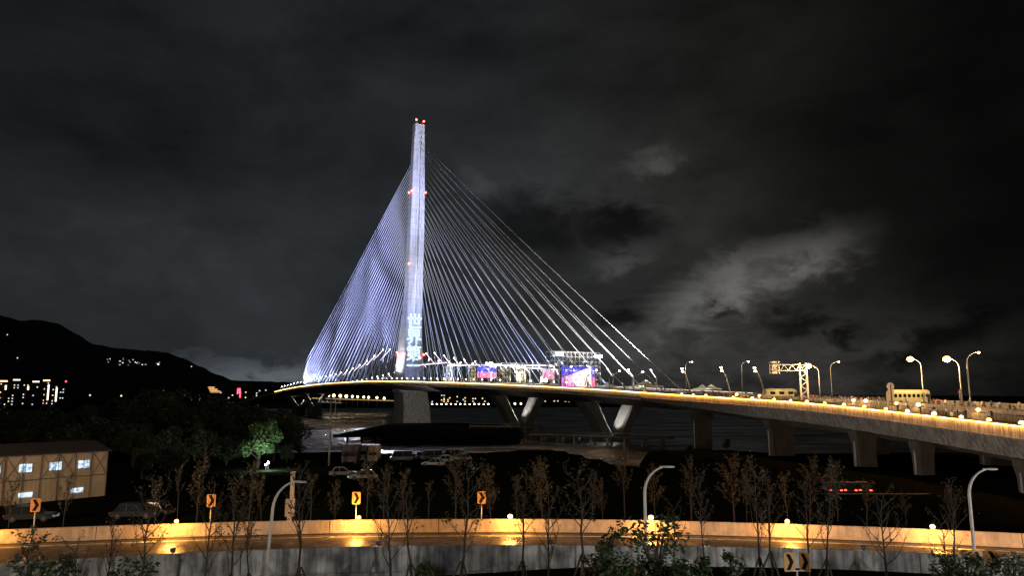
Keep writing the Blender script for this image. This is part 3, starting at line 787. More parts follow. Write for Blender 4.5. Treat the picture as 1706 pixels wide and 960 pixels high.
shirts = [('white shirt', mat('shirt_white', (.7, .7, .68), .8)), ('dark jacket', mat('jacket_dark', (.03, .03, .035), .8)), ('red top', mat('top_red', (.4, .05, .05), .8)), ('pale blue top', mat('top_blue', (.25, .35, .5), .8))]
pmesh = [[person_mesh(p_, [sm_, jeans, skin, hair], 0) for p_ in range(3)] for _, sm_ in shirts]
pn = 0
def person(P, rz, kind=None, group='people crowding the viaduct', where='in the crowd on the viaduct between coaches and lamps'):
    k_ = random.randrange(4) if kind is None else kind; me = random.choice(pmesh[k_])
    o = bpy.data.objects.new('person', me); C.objects.link(o); o.location = P; o.rotation_euler.z = rz
    sc1 = random.uniform(.92, 1.05); o.scale = (sc1,) * 3
    tag(o, f'person in a {shirts[k_][0]} {where}', 'person', group)
    return o
rp = random.Random(3)
for i in range(120):
    s_ = rp.uniform(285, 402); t_ = rp.uniform(-20.5, -8)
    person(DP(s_, t_, 0), rp.uniform(0, 6.28))
for i in range(40):
    s_ = rp.uniform(225, 300); t_ = rp.uniform(-19, 2)
    person(DP(s_, t_, 0), rp.uniform(0, 6.28), group='people between the stage and the viaduct', where='standing on the deck right of the stage')
for i in range(14):
    s_ = rp.uniform(372, 400); t_ = rp.uniform(9.5, 18)
    person(DP(s_, t_, 0), rp.uniform(0, 6.28), rp.choice((1, 1, 0)), 'people walking on the near lane', 'walking on the near lane behind the amber parapet')

# ------------------------------------------------------------------ stage, screens and scaffolds on the deck
def screen_mat(name, kind):
    m = bpy.data.materials.new(name); m.use_nodes = True; t = NT(m.node_tree)
    for n in list(t.n): t.n.remove(n)
    tcn = t.new('ShaderNodeTexCoord'); sp = t.new('ShaderNodeSeparateXYZ'); t.l.new(tcn.outputs['UV'], sp.inputs[0])
    u, v_ = sp.outputs[0], sp.outputs[1]
    if kind == 'main':
        edge = t.m('ADD', .42, t.m('MULTIPLY', u, .62))       # slanting edge between the blue sky and the glow
        isblue = t.ss(t.m('SUBTRACT', v_, edge), -.01, .01)
        glow = t.ss(t.m('ADD', t.m('ABSOLUTE', t.m('SUBTRACT', u, .62)), t.m('MULTIPLY', t.m('ABSOLUTE', t.m('SUBTRACT', v_, .35)), .6)), .0, .75)
        c1 = t.mix(glow, (1.6, 1.3, 1.1), (.85, .12, .62)); c2 = t.mix(v_, (.18, .08, .75), (.05, .06, .55)); c = t.mix(isblue, c1, c2)
        strip = t.m('MULTIPLY', t.ss(u, .815, .82), t.ss(u, .87, .875, 1, 0)); c = t.mix(strip, c, (1.9, 1.7, 1.8))
        rt = t.ss(u, .875, .88); c = t.mix(rt, c, t.mix(t.ss(v_, .3, .6), (1.0, .2, .35), (.10, .08, .6)))
    elif kind == 'blue':
        c = t.mix(t.ss(v_, .42, .52), (1.1, .25, .45), (.05, .08, .95)); c = t.mix(t.ss(t.noise(tcn.outputs['UV'], 6, 3, .6), .56, .6), c, (1.2, 1.0, 1.4))
    else:
        c = t.mix(v_, (1.1, .22, .3), (.8, .5, .9)); c = t.mix(t.ss(t.noise(tcn.outputs['UV'], 4, 3, .6), .55, .62), c, (1.5, 1.2, 1.3))
    e = t.new('ShaderNodeEmission'); t.l.new(c, e.inputs[0]); e.inputs[1].default_value = 1.25
    oo = t.new('ShaderNodeOutputMaterial'); t.l.new(e.outputs[0], oo.inputs[0]); return m
def panel(name, label, P, wdt, hgt, m, cat='screen', z0=.3):
    """screen facing down the bridge towards the viaduct, wdt across the deck"""
    o = empty(name, P, label=label, cat=cat)
    me = bpy.data.meshes.new('display'); X = -NV * (wdt / 2); Z = Vector((0, 0, 1)); f_ = AV * .16
    vs_ = [-X * 1 + f_ + Z * z0, X + f_ + Z * z0, X + f_ + Z * (z0 + hgt), -X + f_ + Z * (z0 + hgt)]
    me.from_pydata([tuple(q) for q in vs_], [], [(0, 1, 2, 3)]); uvl = me.uv_layers.new()
    for li, uvv in enumerate(((0, 0), (1, 0), (1, 1), (0, 1))): uvl.data[li].uv = uvv
    me.materials.append(m); d = bpy.data.objects.new('display', me); C.objects.link(d); d.parent = o
    mb = MB(); M3 = Matrix((-NV, AV, Z)).transposed(); mb.box(Z * (z0 + hgt / 2), (wdt + .5, .28, hgt + .5), M3=M3); mb.build('casing', M['black'], o)
    mb = MB()
    for sg in (-1, 1): mb.bar(-NV * sg * wdt * .4 - AV * .3 , -NV * sg * wdt * .4 - AV * .3 + Z * (z0 + hgt), .25)
    for sg in (-1, 1): mb.bar(-NV * sg * wdt * .4 - AV * 2.5, -NV * sg * wdt * .4 - AV * .3 + Z * (z0 + hgt * .8), .2)
    mb.build('support', M['darksteel'], o)
    return o
tS = 2.0; sS = s_at(963, tS, 5); PS = DP(sS, tS)
dS = PS.y; mS = dS / 1200
scw = 60 * mS / .93; sch = 33 * mS
scr = panel('stage_screen', 'large bright stage screen with blue and pink image under a scaffold', PS, scw, sch, screen_mat('stage_image', 'main'), z0=.9)
Zv = Vector((0, 0, 1))
def on_screen(u, v_, w_, h_, m, name='image_mark'):
    c = -NV * (scw * (u - .5)) + AV * .19 + Zv * (.9 + sch * v_); M3 = Matrix((-NV, AV, Zv)).transposed()
    mb = MB(); mb.box(c, (scw * w_, .02, sch * h_), M3=M3); mb.build(name, m, scr)
wt = emi('screen_white', (1, 1, 1), 1.4); dk_ = emi('screen_plum', (.30, .03, .10), 1.0); gy = emi('screen_violet', (.42, .22, .5), 1.0)
for q in ((.16, .80, .09, .05), (.15, .73, .07, .03), (.36, .80, .03, .13), (.40, .77, .08, .06), (.28, .78, .06, .05), (.16, .47, .08, .05), (.19, .38, .11, .04), (.95, .77, .05, .08), (.95, .67, .06, .03), (.58, .12, .10, .015)): on_screen(*q, wt)
for u, m_ in ((.70, dk_), (.81, gy)): on_screen(u, .15, .03, .2, m_); on_screen(u, .265, .018, .05, m_)
def scaffold(name, label, P, wdt, dep, h0, h1, nx_, nz, th=.12, m=None, bulbs=0):
    o = empty(name, P, label=label, cat='scaffold'); mb = MB()
    for i in range(nx_ + 1):
        X = -NV * (wdt * (i / nx_ - .5))
        for d_ in (-dep / 2, dep / 2):
            mb.bar(X + AV * d_ + Zv * h0, X + AV * d_ + Zv * h1, th)
    mb.build('upright', m or M['steel'], o); mb = MB()
    for k_ in range(nz + 1):
        z_ = h0 + (h1 - h0) * k_ / nz
        for d_ in (-dep / 2, dep / 2): mb.bar(NV * wdt / 2 + AV * d_ + Zv * z_, -NV * wdt / 2 + AV * d_ + Zv * z_, th)
    mb.build('ledger', m or M['steel'], o); mb = MB()
    for k_ in range(nz):
        for i in range(nx_):
            z0_, z1_ = h0 + (h1 - h0) * k_ / nz, h0 + (h1 - h0) * (k_ + 1) / nz
            xa, xb = -NV * (wdt * (i / nx_ - .5)), -NV * (wdt * ((i + 1) / nx_ - .5))
            if (i + k_) % 2: xa, xb = xb, xa
            mb.bar(xa + AV * dep / 2 + Zv * z0_, xb + AV * dep / 2 + Zv * z1_, th * .7)
    mb.build('brace', m or M['steel'], o)
    return o
wide = 88 * mS / .93
sc1 = scaffold('stage_scaffold', 'steel scaffold rising above the large stage screen', PS - NV * (-1.5) - AV * 1.2, wide, 3.5, .0, sch + 6.6, 12, 8, .13)
for px_, dz, nm, ww in ((926, 6.0, 'white floodlight bank at the left end of the stage scaffold', 2.6), (995, 5.4, 'dazzling blue-white floodlight bank at the right end of the stage scaffold', 3.2)):
    nlat = (963 - px_) * mS / .93; o = empty('floodlight_bank', PS + NV * nlat + AV * 1.5 + Zv * (sch + dz - .4), label=nm, cat='floodlight')
    M3 = Matrix((-NV, AV, Zv)).transposed(); mb = MB(); mb.box((0, 0, 0), (ww, .3, 1.4), M3=M3); mb.build('housing', M['darksteel'], o)
    for k_ in range(4):
        mb = MB(); mb.sphere(-NV * (ww * (k_ / 3 - .5) * .8) + AV * .4, .6, sq=.9); mb.build('lamp', M['flood'], o)
    mb = MB(); mb.bar((0, 0, -.7), (0, 0, -1.6), .1); mb.build('bracket', M['darksteel'], o)
light('stage_glow', 'POINT', PS + AV * 10 + Zv * 8 - NV * 10, 7000, (.8, .82, 1.0), None, .5)
# second and third screens
for px_, py0, py1, w_, t_, kind, lab in ((811, 610, 630, 32, 4, 'blue', 'blue and pink screen left of the stage, behind the lamp posts'), (914, 616, 632, 20, 0, 'pink', 'small pink screen beside the left end of the stage scaffold')):
    s_ = s_at(px_, t_, 5); P = DP(s_, t_); m_ = P.y / 1200; hz = P.z
    b_ = unp(px_, py1, Y=P.y).z - hz; tp = unp(px_, py0, Y=P.y).z - hz
    panel('side_screen', lab, P, w_ * m_ / .93, tp - b_, screen_mat('side_image_' + kind, kind), z0=b_)
# scaffold towers and long light trusses between mast and stage
ylw = mat('lit_scaffold', (.32, .29, .2), .6)
for j, (px_, w_, hh, t_) in enumerate(((787, 16, 9.0, 3), (838, 22, 9.5, 2), (866, 14, 8.0, 2), (748, 14, 9.5, 2))):
    s_ = s_at(px_, t_, 4); P = DP(s_, t_); scaffold('scaffold_tower', f'{nth(j)} pale scaffold tower standing left of the stage' if j else 'pale scaffold tower left of the blue screen', P, w_ * P.y / 1200, 3, 0, hh, 3, 5, .16, ylw)
    light('scaffold_light', 'POINT', P + AV * 6 + Zv * 4, 1300, (1, .9, .7), None, .3)
for j, (pa, pb, ya, yb, t_) in enumerate(((745, 800, 609, 608, -4), (802, 932, 608.5, 609, -4), (850, 930, 611, 616, 0), (700, 745, 608, 604, 2))):
    sa, sb = s_at(pa, t_, 8), s_at(pb, t_, 8); A_, B_ = DP(sa, t_), DP(sb, t_)
    A2 = unp(pa, ya, Y=A_.y); B2 = unp(pb, yb, Y=B_.y)
    o = empty('light_truss', A_, label=['short lit truss between the mast and the stage', 'long white lit truss running to the stage', 'sloping lower lit truss left of the stage', 'lit truss close to the foot of the mast'][j], cat='truss')
    for dz in (0, .9):
        mb = MB(); mb.bar(A2 - A_ + Zv * dz, B2 - A_ + Zv * dz, .14); mb.build('chord', M['steel'], o)
    mb = MB(); n_ = max(3, int((A2 - B2).length / 1.5))
    for i in range(n_): mb.bar(A2.lerp(B2, i / n_) - A_ + Zv * (.9 * (i % 2)), A2.lerp(B2, (i + 1) / n_) - A_ + Zv * (.9 * ((i + 1) % 2)), .08)
    mb.build('lacing', M['steel'], o)
    mb = MB(); mb.bar(A2 - A_ + Zv * -.15, B2 - A_ + Zv * -.15, .26); mb.build('light_strip', M['ledw'], o)
    mb = MB(); n_ = max(1, int((A2 - B2).length / 12))
    for i in range(n_ + 1):
        Q = A2.lerp(B2, i / n_); sQ = sa + (sb - sa) * i / n_; mb.bar(Q - A_, DP(sQ, t_) - A_, .22)
    mb.build('leg', M['steel'], o)
for j, (px_, py_, t_, r_, m_) in enumerate(((818, 607, 2, .9, 'flood'), (826, 609, 2, .6, 'flood'), (909, 634, 4, .7, 'flood'), (843, 611, 0, .45, 'lampw'))):
    s_ = s_at(px_, t_, 8); B_ = DP(s_, t_); Q = unp(px_, py_, Y=B_.y)
    o = empty('stand_light', B_, label=['brightest white spotlight on a stand above the blue side screen', 'smaller white spotlight right of the brightest one', 'pale blue spotlight low on the deck left of the stage screen', 'small white lamp on a stand right of the blue screen'][j], cat='spotlight')
    mb = MB(); mb.bar((0, 0, 0), Q - B_, .15); mb.build('stand', M['darksteel'], o)
    mb = MB(); mb.sphere(Q - B_, r_); mb.build('lamp', M[m_], o)
# white peaked tents
def tent(P, wd, h, label, col='tent'):
    o = empty('event_tent', P, A0, label=label, cat='tent')
    mb = MB(); base = [Vector((sx * wd / 2, sy * wd / 2, h * .55)) for sx, sy in ((-1, -1), (1, -1), (1, 1), (-1, 1))]
    low = [p - Zv * .35 for p in base]; midr = [p * .45 + Zv * (h * .55 * .55 + h * .12) for p in base]; top = [Vector((p.x * .03, p.y * .03, h)) for p in base]
    mb.loft([low, base, midr, top], cap=False); mb.build('canopy', M[col], o)
    for sx, sy in ((-1, -1), (1, -1), (1, 1), (-1, 1)):
        mb = MB(); mb.bar((sx * wd / 2 * .97, sy * wd / 2 * .97, 0), (sx * wd / 2 * .97, sy * wd / 2 * .97, h * .55), .09); mb.build('leg', M['steel'], o)
    light('tent_light', 'POINT', Vector(P) + Vector((-4, -6, 2.5)), 500, (1, .86, .6), o, .2)
for px_, t_, wd, h, lab in ((1076, 6, 8.5, 4.6, 'wide white peaked tent at the foot of the stay cables'), (1012, 0, 5, 3.2, 'small white tent just right of the stage screen'), (1170, -14, 5, 3.4, 'low pale tent at the left end of the viaduct crowd'), (1186, -15, 5, 3.6, 'pale tent right of the low tent before the gantry')):
    s_ = s_at(px_, t_, 2); tent(DP(s_, t_), wd, h, lab)
# crowd-control fences
for j, (sa, sb, t_) in enumerate(((284, 330, -8), (332, 372, -8), (374, 405, -8))):
    o = empty('crowd_fence', DP(sa, t_), label=['steel crowd fence left of the gantry', 'steel crowd fence behind the round sign', 'steel crowd fence at the right end of the viaduct'][j], cat='fence')
    mb = MB(); s_ = sa
    while s_ < sb:
        a_, b_ = DP(s_, t_) - DP(sa, t_), DP(s_ + 2.4, t_) - DP(sa, t_)
        for h in (.15, 1.1): mb.bar(a_ + Zv * h, b_ + Zv * h, .06)
        for k_ in range(2): mb.bar(a_.lerp(b_, k_ / 2) + Zv * .02, a_.lerp(b_, k_ / 2) + Zv * 1.1, .06)
        s_ += 2.5
    mb.build('panel', M['steel'], o)

# small warm work lamps on the deck near the mast
for j in range(26):
    s_ = 210 - j * 9.3; t_ = 15.5; P = DP(s_, t_)
    o = empty('deck_lamp', P, label=f'{nth(j)} low warm lamp on the deck, counting left from the stage screen', cat='lamp', group='low lamps along the deck')
    mb = MB(); mb.tube([(0, 0, 0), (0, 0, 2.6)], .07, 6); mb.build('post', M['post'], o)
    mb = MB(); mb.sphere((0, 0, 2.8), .24); mb.build('bulb', emi('deck_bulb', (1, .8, .5), 22), o)

# ------------------------------------------------------------------ work platform and trestles in the river
o = empty('work_platform', (-20, 330, 0), label='dark work platform on piles standing in the river before the mast', cat='platform')
mb = MB(); mb.box((-10, 0, 3.0), (66, 130, .8)); mb.build('deck', mat('platform_steel', (.006, .006, .006), 1.0, var=.3, spec=0.0), o)
mb = MB(); mb.box((-2, -62, 1.6), (50, .3, 2.4)); mb.build('skirt', mat('platform_steel'), o)
for px_ in range(-38, 22, 5):
    for py_ in (-64, -40, -16, 8, 32, 56): mb = MB(); mb.tube([(px_, py_, -3), (px_, py_, 2.6)], .35, 8); mb.build('pile', mat('platform_steel'), o)
def trestle(px0, Y0, px1, Y1, z, label):
    A_ = Vector((gx(px0, Y0, z), Y0, z)); B_ = Vector((gx(px1, Y1, z), Y1, z))
    o = empty('trestle_bridge', A_, label=label, cat='trestle'); d = B_ - A_; L = d.length; u = d.normalized(); n_ = Vector((-u.y, u.x, 0))
    mb = MB(); mb.bar((0, 0, 0), d, 6, .6); mb.build('deck', M['darksteel'], o)
    k_ = 0
    while k_ * 6 < L:
        for sg in (-1, 1):
            if k_ < 24: mb = MB(); q = u * (k_ * 6) + n_ * sg * 2.6; mb.tube([q - Zv * (z + 3), q], .4, 8); mb.build('pile', mat('pile_steel', (.16, .14, .12), .7), o)
        k_ += 1
    mb = MB()
    for sg in (-1, 1):
        mb.bar(n_ * sg * 3 + Zv * 1.2, d + n_ * sg * 3 + Zv * 1.2, .12)
        k_ = 0
        while k_ * 3 < L: mb.bar(u * k_ * 3 + n_ * sg * 3 + Zv * .2, u * k_ * 3 + n_ * sg * 3 + Zv * 1.2, .1); k_ += 1
    mb.build('railing', mat('trestle_railing', (.13, .11, .07), .6), o)
    light('trestle_lamp', 'POINT', A_.lerp(B_, .5) + Zv * 5 - Vector((0, 8, 0)), 400, (1, .8, .5), o, .3)
trestle(783, 330, 905, 330, 4.0, 'long work trestle on steel piles left of the nearer forked pier')
trestle(880, 270, 1120, 250, 3.2, 'nearer work trestle on piles behind the nearer forked pier')

# ------------------------------------------------------------------ far shore
rf_ = random.Random(11)
def hill_point(px, py, lift=3):
    dg = bpy.context.evaluated_depsgraph_get(); d_ = unp(px, py, Y=1) - Vector((0, 0, H)); d_.normalize()
    hit = None
    for o_ in C.objects:
        if o_.type == 'MESH' and o_.name.split('.')[0] == 'hills':
            ok, loc, nrm, idx = o_.ray_cast(Vector((0, 0, H)), d_)
            if ok and (hit is None or loc.y < hit.y): hit = loc
    P = hit.copy() if hit is not None else unp(px, py, Y=3500)
    return P - d_ * 12 + Vector((0, 0, lift))
def bld(px, w_px, ytop, D, label, name='apartment_block', cat='building', lit=.35, warm_=.4, group=None, base=660, glow=1.0):
    top = unp(px, ytop, Y=D).z; X = gx(px, D, top); wdt = w_px * D / F
    o = empty(name, (X, D, 0), label=label, cat=cat, group=group)
    mb = MB(); mb.box((0, 8, top / 2), (wdt, 16, top)); mb.build('wall', mat('night_facade', (.10, .10, .10), .9, var=.3, vs=.05), o)
    mb = MB(); mb.box((wdt * .1, 8, top + 1.2), (wdt * .4, 8, 2.4)); mb.build('roof', mat('night_roof', (.06, .06, .06), .9), o)
    nx_ = max(2, int(wdt / 6)); nz = max(2, int((top - 4) / 5.5)); n = 0
    for i in range(nx_):
        for k_ in range(nz):
            if rf_.random() < lit and n < 40:
                n += 1; m_ = M['winy'] if rf_.random() < warm_ else M['winw']
                mb = MB(); mb.box((wdt * ((i + .5) / nx_ - .5), -.03, 4 + (top - 6) * (k_ + .5) / nz), (2.6 * D / 1600, .2, 2.2 * D / 1600)); mb.build('window', m_, o)
    return o, X, top, wdt
j = 0
LB = [(6, 14, 636, 1500), (28, 12, 634, 1550), (44, 12, 638, 1450), (60, 12, 637, 1500), (78, 12, 635, 1550), (92, 10, 641, 1450), (16, 18, 650, 1300), (52, 16, 650, 1300), (104, 8, 645, 1400)]
for i, (px, w_, yt, D) in enumerate(LB):
    o, X, top, wd = bld(px, w_, yt, D, f'{nth(i)} lit apartment block of the cluster at the far left below the hill', lit=.5, warm_=.55, group='lit apartment blocks below the hill')
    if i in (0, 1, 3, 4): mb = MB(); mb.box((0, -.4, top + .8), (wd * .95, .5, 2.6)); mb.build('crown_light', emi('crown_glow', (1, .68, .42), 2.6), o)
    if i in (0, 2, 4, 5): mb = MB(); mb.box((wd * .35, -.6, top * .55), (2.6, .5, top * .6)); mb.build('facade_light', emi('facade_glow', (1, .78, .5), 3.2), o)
RB = [(385, 12, 647, 1700), (398, 9, 645, 1750), (413, 12, 646, 1750), (428, 14, 648, 1700), (441, 9, 643, 1800), (452, 9, 644, 1800), (366, 8, 651, 1700), (465, 9, 650, 1800), (480, 9, 652, 1800), (510, 12, 655, 2100), (535, 12, 656, 2100)]
for i, (px, w_, yt, D) in enumerate(RB):
    o, X, top, wd = bld(px, w_, yt, D, f'{nth(i)} dim apartment block near the left end of the bridge', lit=.28, warm_=.25, group='apartment blocks by the left end of the bridge')
    if i == 1: mb = MB(); mb.box((0, -.5, top - 9), (9, .5, 11)); mb.box((4, -.5, top - 18), (3, .5, 14)); mb.build('sign_board', M['neonr'], o)
FB = [(738, 8, 657, 2600), (748, 6, 655, 2600), (760, 7, 659, 2600), (775, 9, 661, 2700), (790, 8, 660, 2700), (806, 8, 662, 2700), (905, 10, 668, 2700), (925, 12, 667, 2700), (945, 9, 669, 2700), (722, 7, 661, 2500), (1180, 9, 652, 2800)]
for i, (px, w_, yt, D) in enumerate(FB):
    bld(px, w_, yt, D, f'{nth(i)} small lit block on the far bank seen under the deck', lit=.35, warm_=.7, group='small blocks on the far bank')
# temple-like lit hall
o = empty('temple_hall', (gx(356, 1500, 20), 1500, 0), label='orange-lit tiered hall below the right end of the hill', cat='building')
zb = unp(356, 655, Y=1500).z
for k_, (w_, dz) in enumerate(((15, 0), (11, 4), (7, 8))):
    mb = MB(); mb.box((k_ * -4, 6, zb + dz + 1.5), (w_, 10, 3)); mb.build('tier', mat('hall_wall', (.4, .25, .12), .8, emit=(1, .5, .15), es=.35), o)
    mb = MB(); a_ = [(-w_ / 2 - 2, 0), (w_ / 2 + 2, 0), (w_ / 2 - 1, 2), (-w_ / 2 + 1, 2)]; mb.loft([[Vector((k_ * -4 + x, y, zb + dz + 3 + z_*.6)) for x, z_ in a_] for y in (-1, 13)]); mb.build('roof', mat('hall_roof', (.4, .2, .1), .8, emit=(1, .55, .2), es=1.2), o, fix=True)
mb = MB(); mb.box((-8, 6, zb / 2 - 8), (60, 20, zb + 12)); mb.build('terrace', M['conc_dark'], o)
# hillside houses and lone lamps
for i in range(22):
    px = 178 + rf_.random() * 92; py = 597 + rf_.random() * 12 + (px - 178) * .04
    P = hill_point(px, py); o = empty('hillside_house', P, label=f'{nth(i)} tiny lit house on the dark hillside above the left trees', cat='house', group='lit houses on the hillside')
    sz = rf_.choice((4, 5, 7)); mb = MB(); mb.box((0, 6, -4), (sz * 2, 10, 14)); mb.build('wall', M['conc_dark'], o)
    mb = MB(); mb.box((0, .5, 0), (sz, .5, sz * .6)); mb.build('window', emi('hill_window_' + str(i % 4), (.85, .95, 1.0) if i % 4 else (1, .8, .5), (.5, .25, 1.0, 2.6)[i % 4]), o)
for i, (px, py, c_) in enumerate(((12, 559, 'winw'), (29, 598, 'winw'), (110, 636, 'neonr'), (150, 659, 'winw'), (202, 660, 'winy'), (319, 612, 'winw'))):
    P = hill_point(px, py) if i in (0, 1, 5) else unp(px, py, Y=1500); o = empty('hill_lamp', P, label=['lone white lamp high on the hill at the far left', 'lone white lamp lower on the hill at the far left', 'red lamp right of the lit apartment cluster', 'white lamp right of the red one', 'warm lamp at the foot of the hill', 'tiny lamp on the falling ridge'][i], cat='lamp')
    mb = MB(); mb.tube([(0, 0, -12), (0, 0, 0)], 1.0, 6); mb.build('post', M['darksteel'], o)
    mb = MB(); mb.sphere((0, 0, 0), 1.8 if i in (2, 3, 4) else 2.6); mb.build('bulb', M[c_], o)
# far bank street lamps
FL = [(547, 659), (556, 659.5), (567, 660), (577, 660.5), (587, 661), (596, 661.5), (606, 662), (614, 662.5), (628, 663), (640, 664), (712, 671)]
FL += [(720 + i * 7.8, 674 + .3 * (i % 3)) for i in range(13)] + [(903 + i * 6.5, 677) for i in range(9)] + [(848, 672), (858, 673), (868, 673)]
for i, (px, py) in enumerate(FL):
    D = 900 if px < 650 else 1700; P = unp(px, py, Y=D)
    o = empty('quay_lamp', (P.x, P.y, 0), label=f'{nth(i)} warm lamp from the left along the far bank under the deck', cat='lamp', group='warm lamps along the far bank')
    mb = MB(); mb.tube([(0, 0, 0), (0, 0, P.z)], .25, 6); mb.build('post', M['darksteel'], o)
    mb = MB(); mb.sphere((0, 0, P.z), (1.7 if px < 580 else 1.3) if px < 650 else 1.9); mb.build('bulb', M['farlamp'], o)
o = empty('quay_walkway', (0, 900, 0), label='long low lit walkway across the river left of the mast pier', cat='walkway')
A_, B_ = unp(512, 663.5, Y=880), unp(665, 668.5, Y=900); C_, D_ = unp(516, 662, Y=330), unp(584, 671.5, Y=300)
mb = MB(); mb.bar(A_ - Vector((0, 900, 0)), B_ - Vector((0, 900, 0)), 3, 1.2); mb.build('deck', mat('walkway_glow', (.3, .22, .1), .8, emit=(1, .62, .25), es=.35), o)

# ------------------------------------------------------------------ foreground ramp road with its two walls
def interp(tab, x):
    for (a, ya), (b_, yb) in zip(tab, tab[1:]):
        if x <= b_: return ya + (yb - ya) * (x - a) / (b_ - a)
    (a, ya), (b_, yb) = tab[-2:]; return ya + (yb - ya) * (x - a) / (b_ - a)
FBt = [(-300, 921), (0, 907), (200, 899), (430, 891.5), (640, 888), (830, 887.3), (1000, 888), (1210, 893), (1450, 901.5), (1706, 914), (2000, 932)]
NWt = [(-300, 963), (0, 941), (200, 928), (430, 917), (640, 911), (830, 909.5), (1000, 910), (1210, 912), (1450, 919), (1706, 931), (2000, 949)]
ZR = 6.2
pxl = list(range(-300, 2001, 46))
def sm_tab(tab, px): return sum(interp(tab, px + k_ * 40) for k_ in (-2, -1, 0, 1, 2)) / 5
farl = [unp(px, sm_tab(FBt, px), z=ZR) for px in pxl]
nearl = [unp(px, sm_tab(NWt, px), z=ZR + .9) for px in pxl]
for P in nearl: P.z = ZR
road = bpy.data.materials.new('wet_asphalt'); road.use_nodes = True; t = NT(road.node_tree); b = t.n['Principled BSDF']
tcn = t.new('ShaderNodeTexCoord'); n1 = t.noise(tcn.outputs['Object'], .35, 5, .6, .4); n2 = t.noise(tcn.outputs['Object'], 30, 3, .6)
t.l.new(t.mix(n1, (.045, .042, .04), (.075, .068, .06)), b.inputs['Base Color']); t.l.new(t.ss(n1, .38, .62, .22, .48), b.inputs['Roughness'])
bn = t.new('ShaderNodeBump'); bn.inputs['Strength'].default_value = .5; bn.inputs['Distance'].default_value = .02; t.l.new(n2, bn.inputs['Height']); t.l.new(bn.outputs[0], b.inputs['Normal'])
mb = MB(); n_ = len(pxl)
mb.loft([[f_ + Vector((0, .5, 0)) for f_ in farl], nearl], closed=False, cap=False); tag(mb.build('road', road, fix=True), kind='structure')
def norm_at(L, i):
    d = (L[min(i + 1, len(L) - 1)] - L[max(i - 1, 0)]).normalized(); return Vector((-d.y, d.x, 0))   # points away from the camera
def wall_sweep(L, prof, i0=0, i1=None):
    mb = MB(); i1 = len(L) if i1 is None else i1
    mb.loft([[L[i] + norm_at(L, i) * a_ + Zv * h for a_, h in prof] for i in range(i0, i1)]); return mb
# far barrier: new-jersey profile, with joints
NJ = [(-.05, -.1), (-.05, .1), (.1, .3), (.16, .9), (.40, .9), (.40, -1.8), (.1, -1.8)]
def resample(L, step):
    out = [L[0].copy()]; acc = 0
    for a_, b_ in zip(L, L[1:]):
        d = (b_ - a_).length; pos = step - acc
        while pos <= d: out.append(a_.lerp(b_, pos / d)); pos += step
        acc = (acc + d) % step
    return out
def barrier_piece(parent, pts, prof, m, name):
    mb = MB(); rings = []
    for i, P in enumerate(pts):
        N_ = norm_at(pts, i); rings.append([P + N_ * a_ + Zv * h for a_, h in prof])
    mb.loft(rings); return mb.build(name, m, parent, fix=True)
wallm = mat('barrier_concrete', (.43, .37, .29), .8, var=.22, vs=1.0, streak=.22, bump=.2)
wallg = mat('retaining_concrete', (.42, .42, .41), .85, var=.6, vs=.8, streak=.6, bump=.3)
far2 = resample(farl, 1.0); near2 = resample(nearl, 1.0)
o = empty('far_barrier_wall', (0, 0, 0), label='amber-lit concrete barrier along the far side of the ramp road', cat='barrier wall')
i = 0
while i < len(far2) - 2:
    seg = far2[i:i + 9]
    if len(seg) > 2:
        e_ = seg[-1]; seg = seg[:-1] + [seg[-1].lerp(seg[-2], .055)]; barrier_piece(o, seg, NJ, wallm, 'wall_section')
    i += 8
o = empty('near_retaining_wall', (0, 0, 0), label='grey stained concrete retaining wall along the near side of the ramp road', cat='retaining wall')
NP = [(.05, -.1), (-.02, .12), (-.1, .3), (-.14, .9), (-.36, .9), (-.37, -.55), (-.5, -.62), (-.5, -2.6), (0, -2.6)]
NP = [(a_ + .36, h) for a_, h in NP]
i = 0
while i < len(near2) - 2:
    seg = near2[i:i + 11]
    if len(seg) > 2: seg = seg[:-1] + [seg[-1].lerp(seg[-2], .055)]; barrier_piece(o, seg, NP, wallg, 'wall_section')
    i += 10
# darker strip at the barrier foot, and the edge lines
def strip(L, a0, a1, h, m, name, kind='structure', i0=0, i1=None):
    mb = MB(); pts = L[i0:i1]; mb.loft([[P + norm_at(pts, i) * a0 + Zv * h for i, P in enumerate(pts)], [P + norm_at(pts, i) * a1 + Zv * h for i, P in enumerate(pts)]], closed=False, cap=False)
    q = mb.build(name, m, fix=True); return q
tag(strip(far2, -.55, -.05, .004, mat('dark_asphalt', (.02, .018, .016), .8), 'foot_strip'), kind='structure')
lp = mat('patchy_road_paint', (.75, .72, .65), .5, var=.75, vs=1.6)
tag(strip(far2, -1.75, -1.4, .008, lp, 'edge_line'), kind='structure')  # far line drawn wider than its paint, to take in wet sheen
tag(strip(near2, 1.1, 1.25, .008, lp, 'edge_line'), kind='structure')

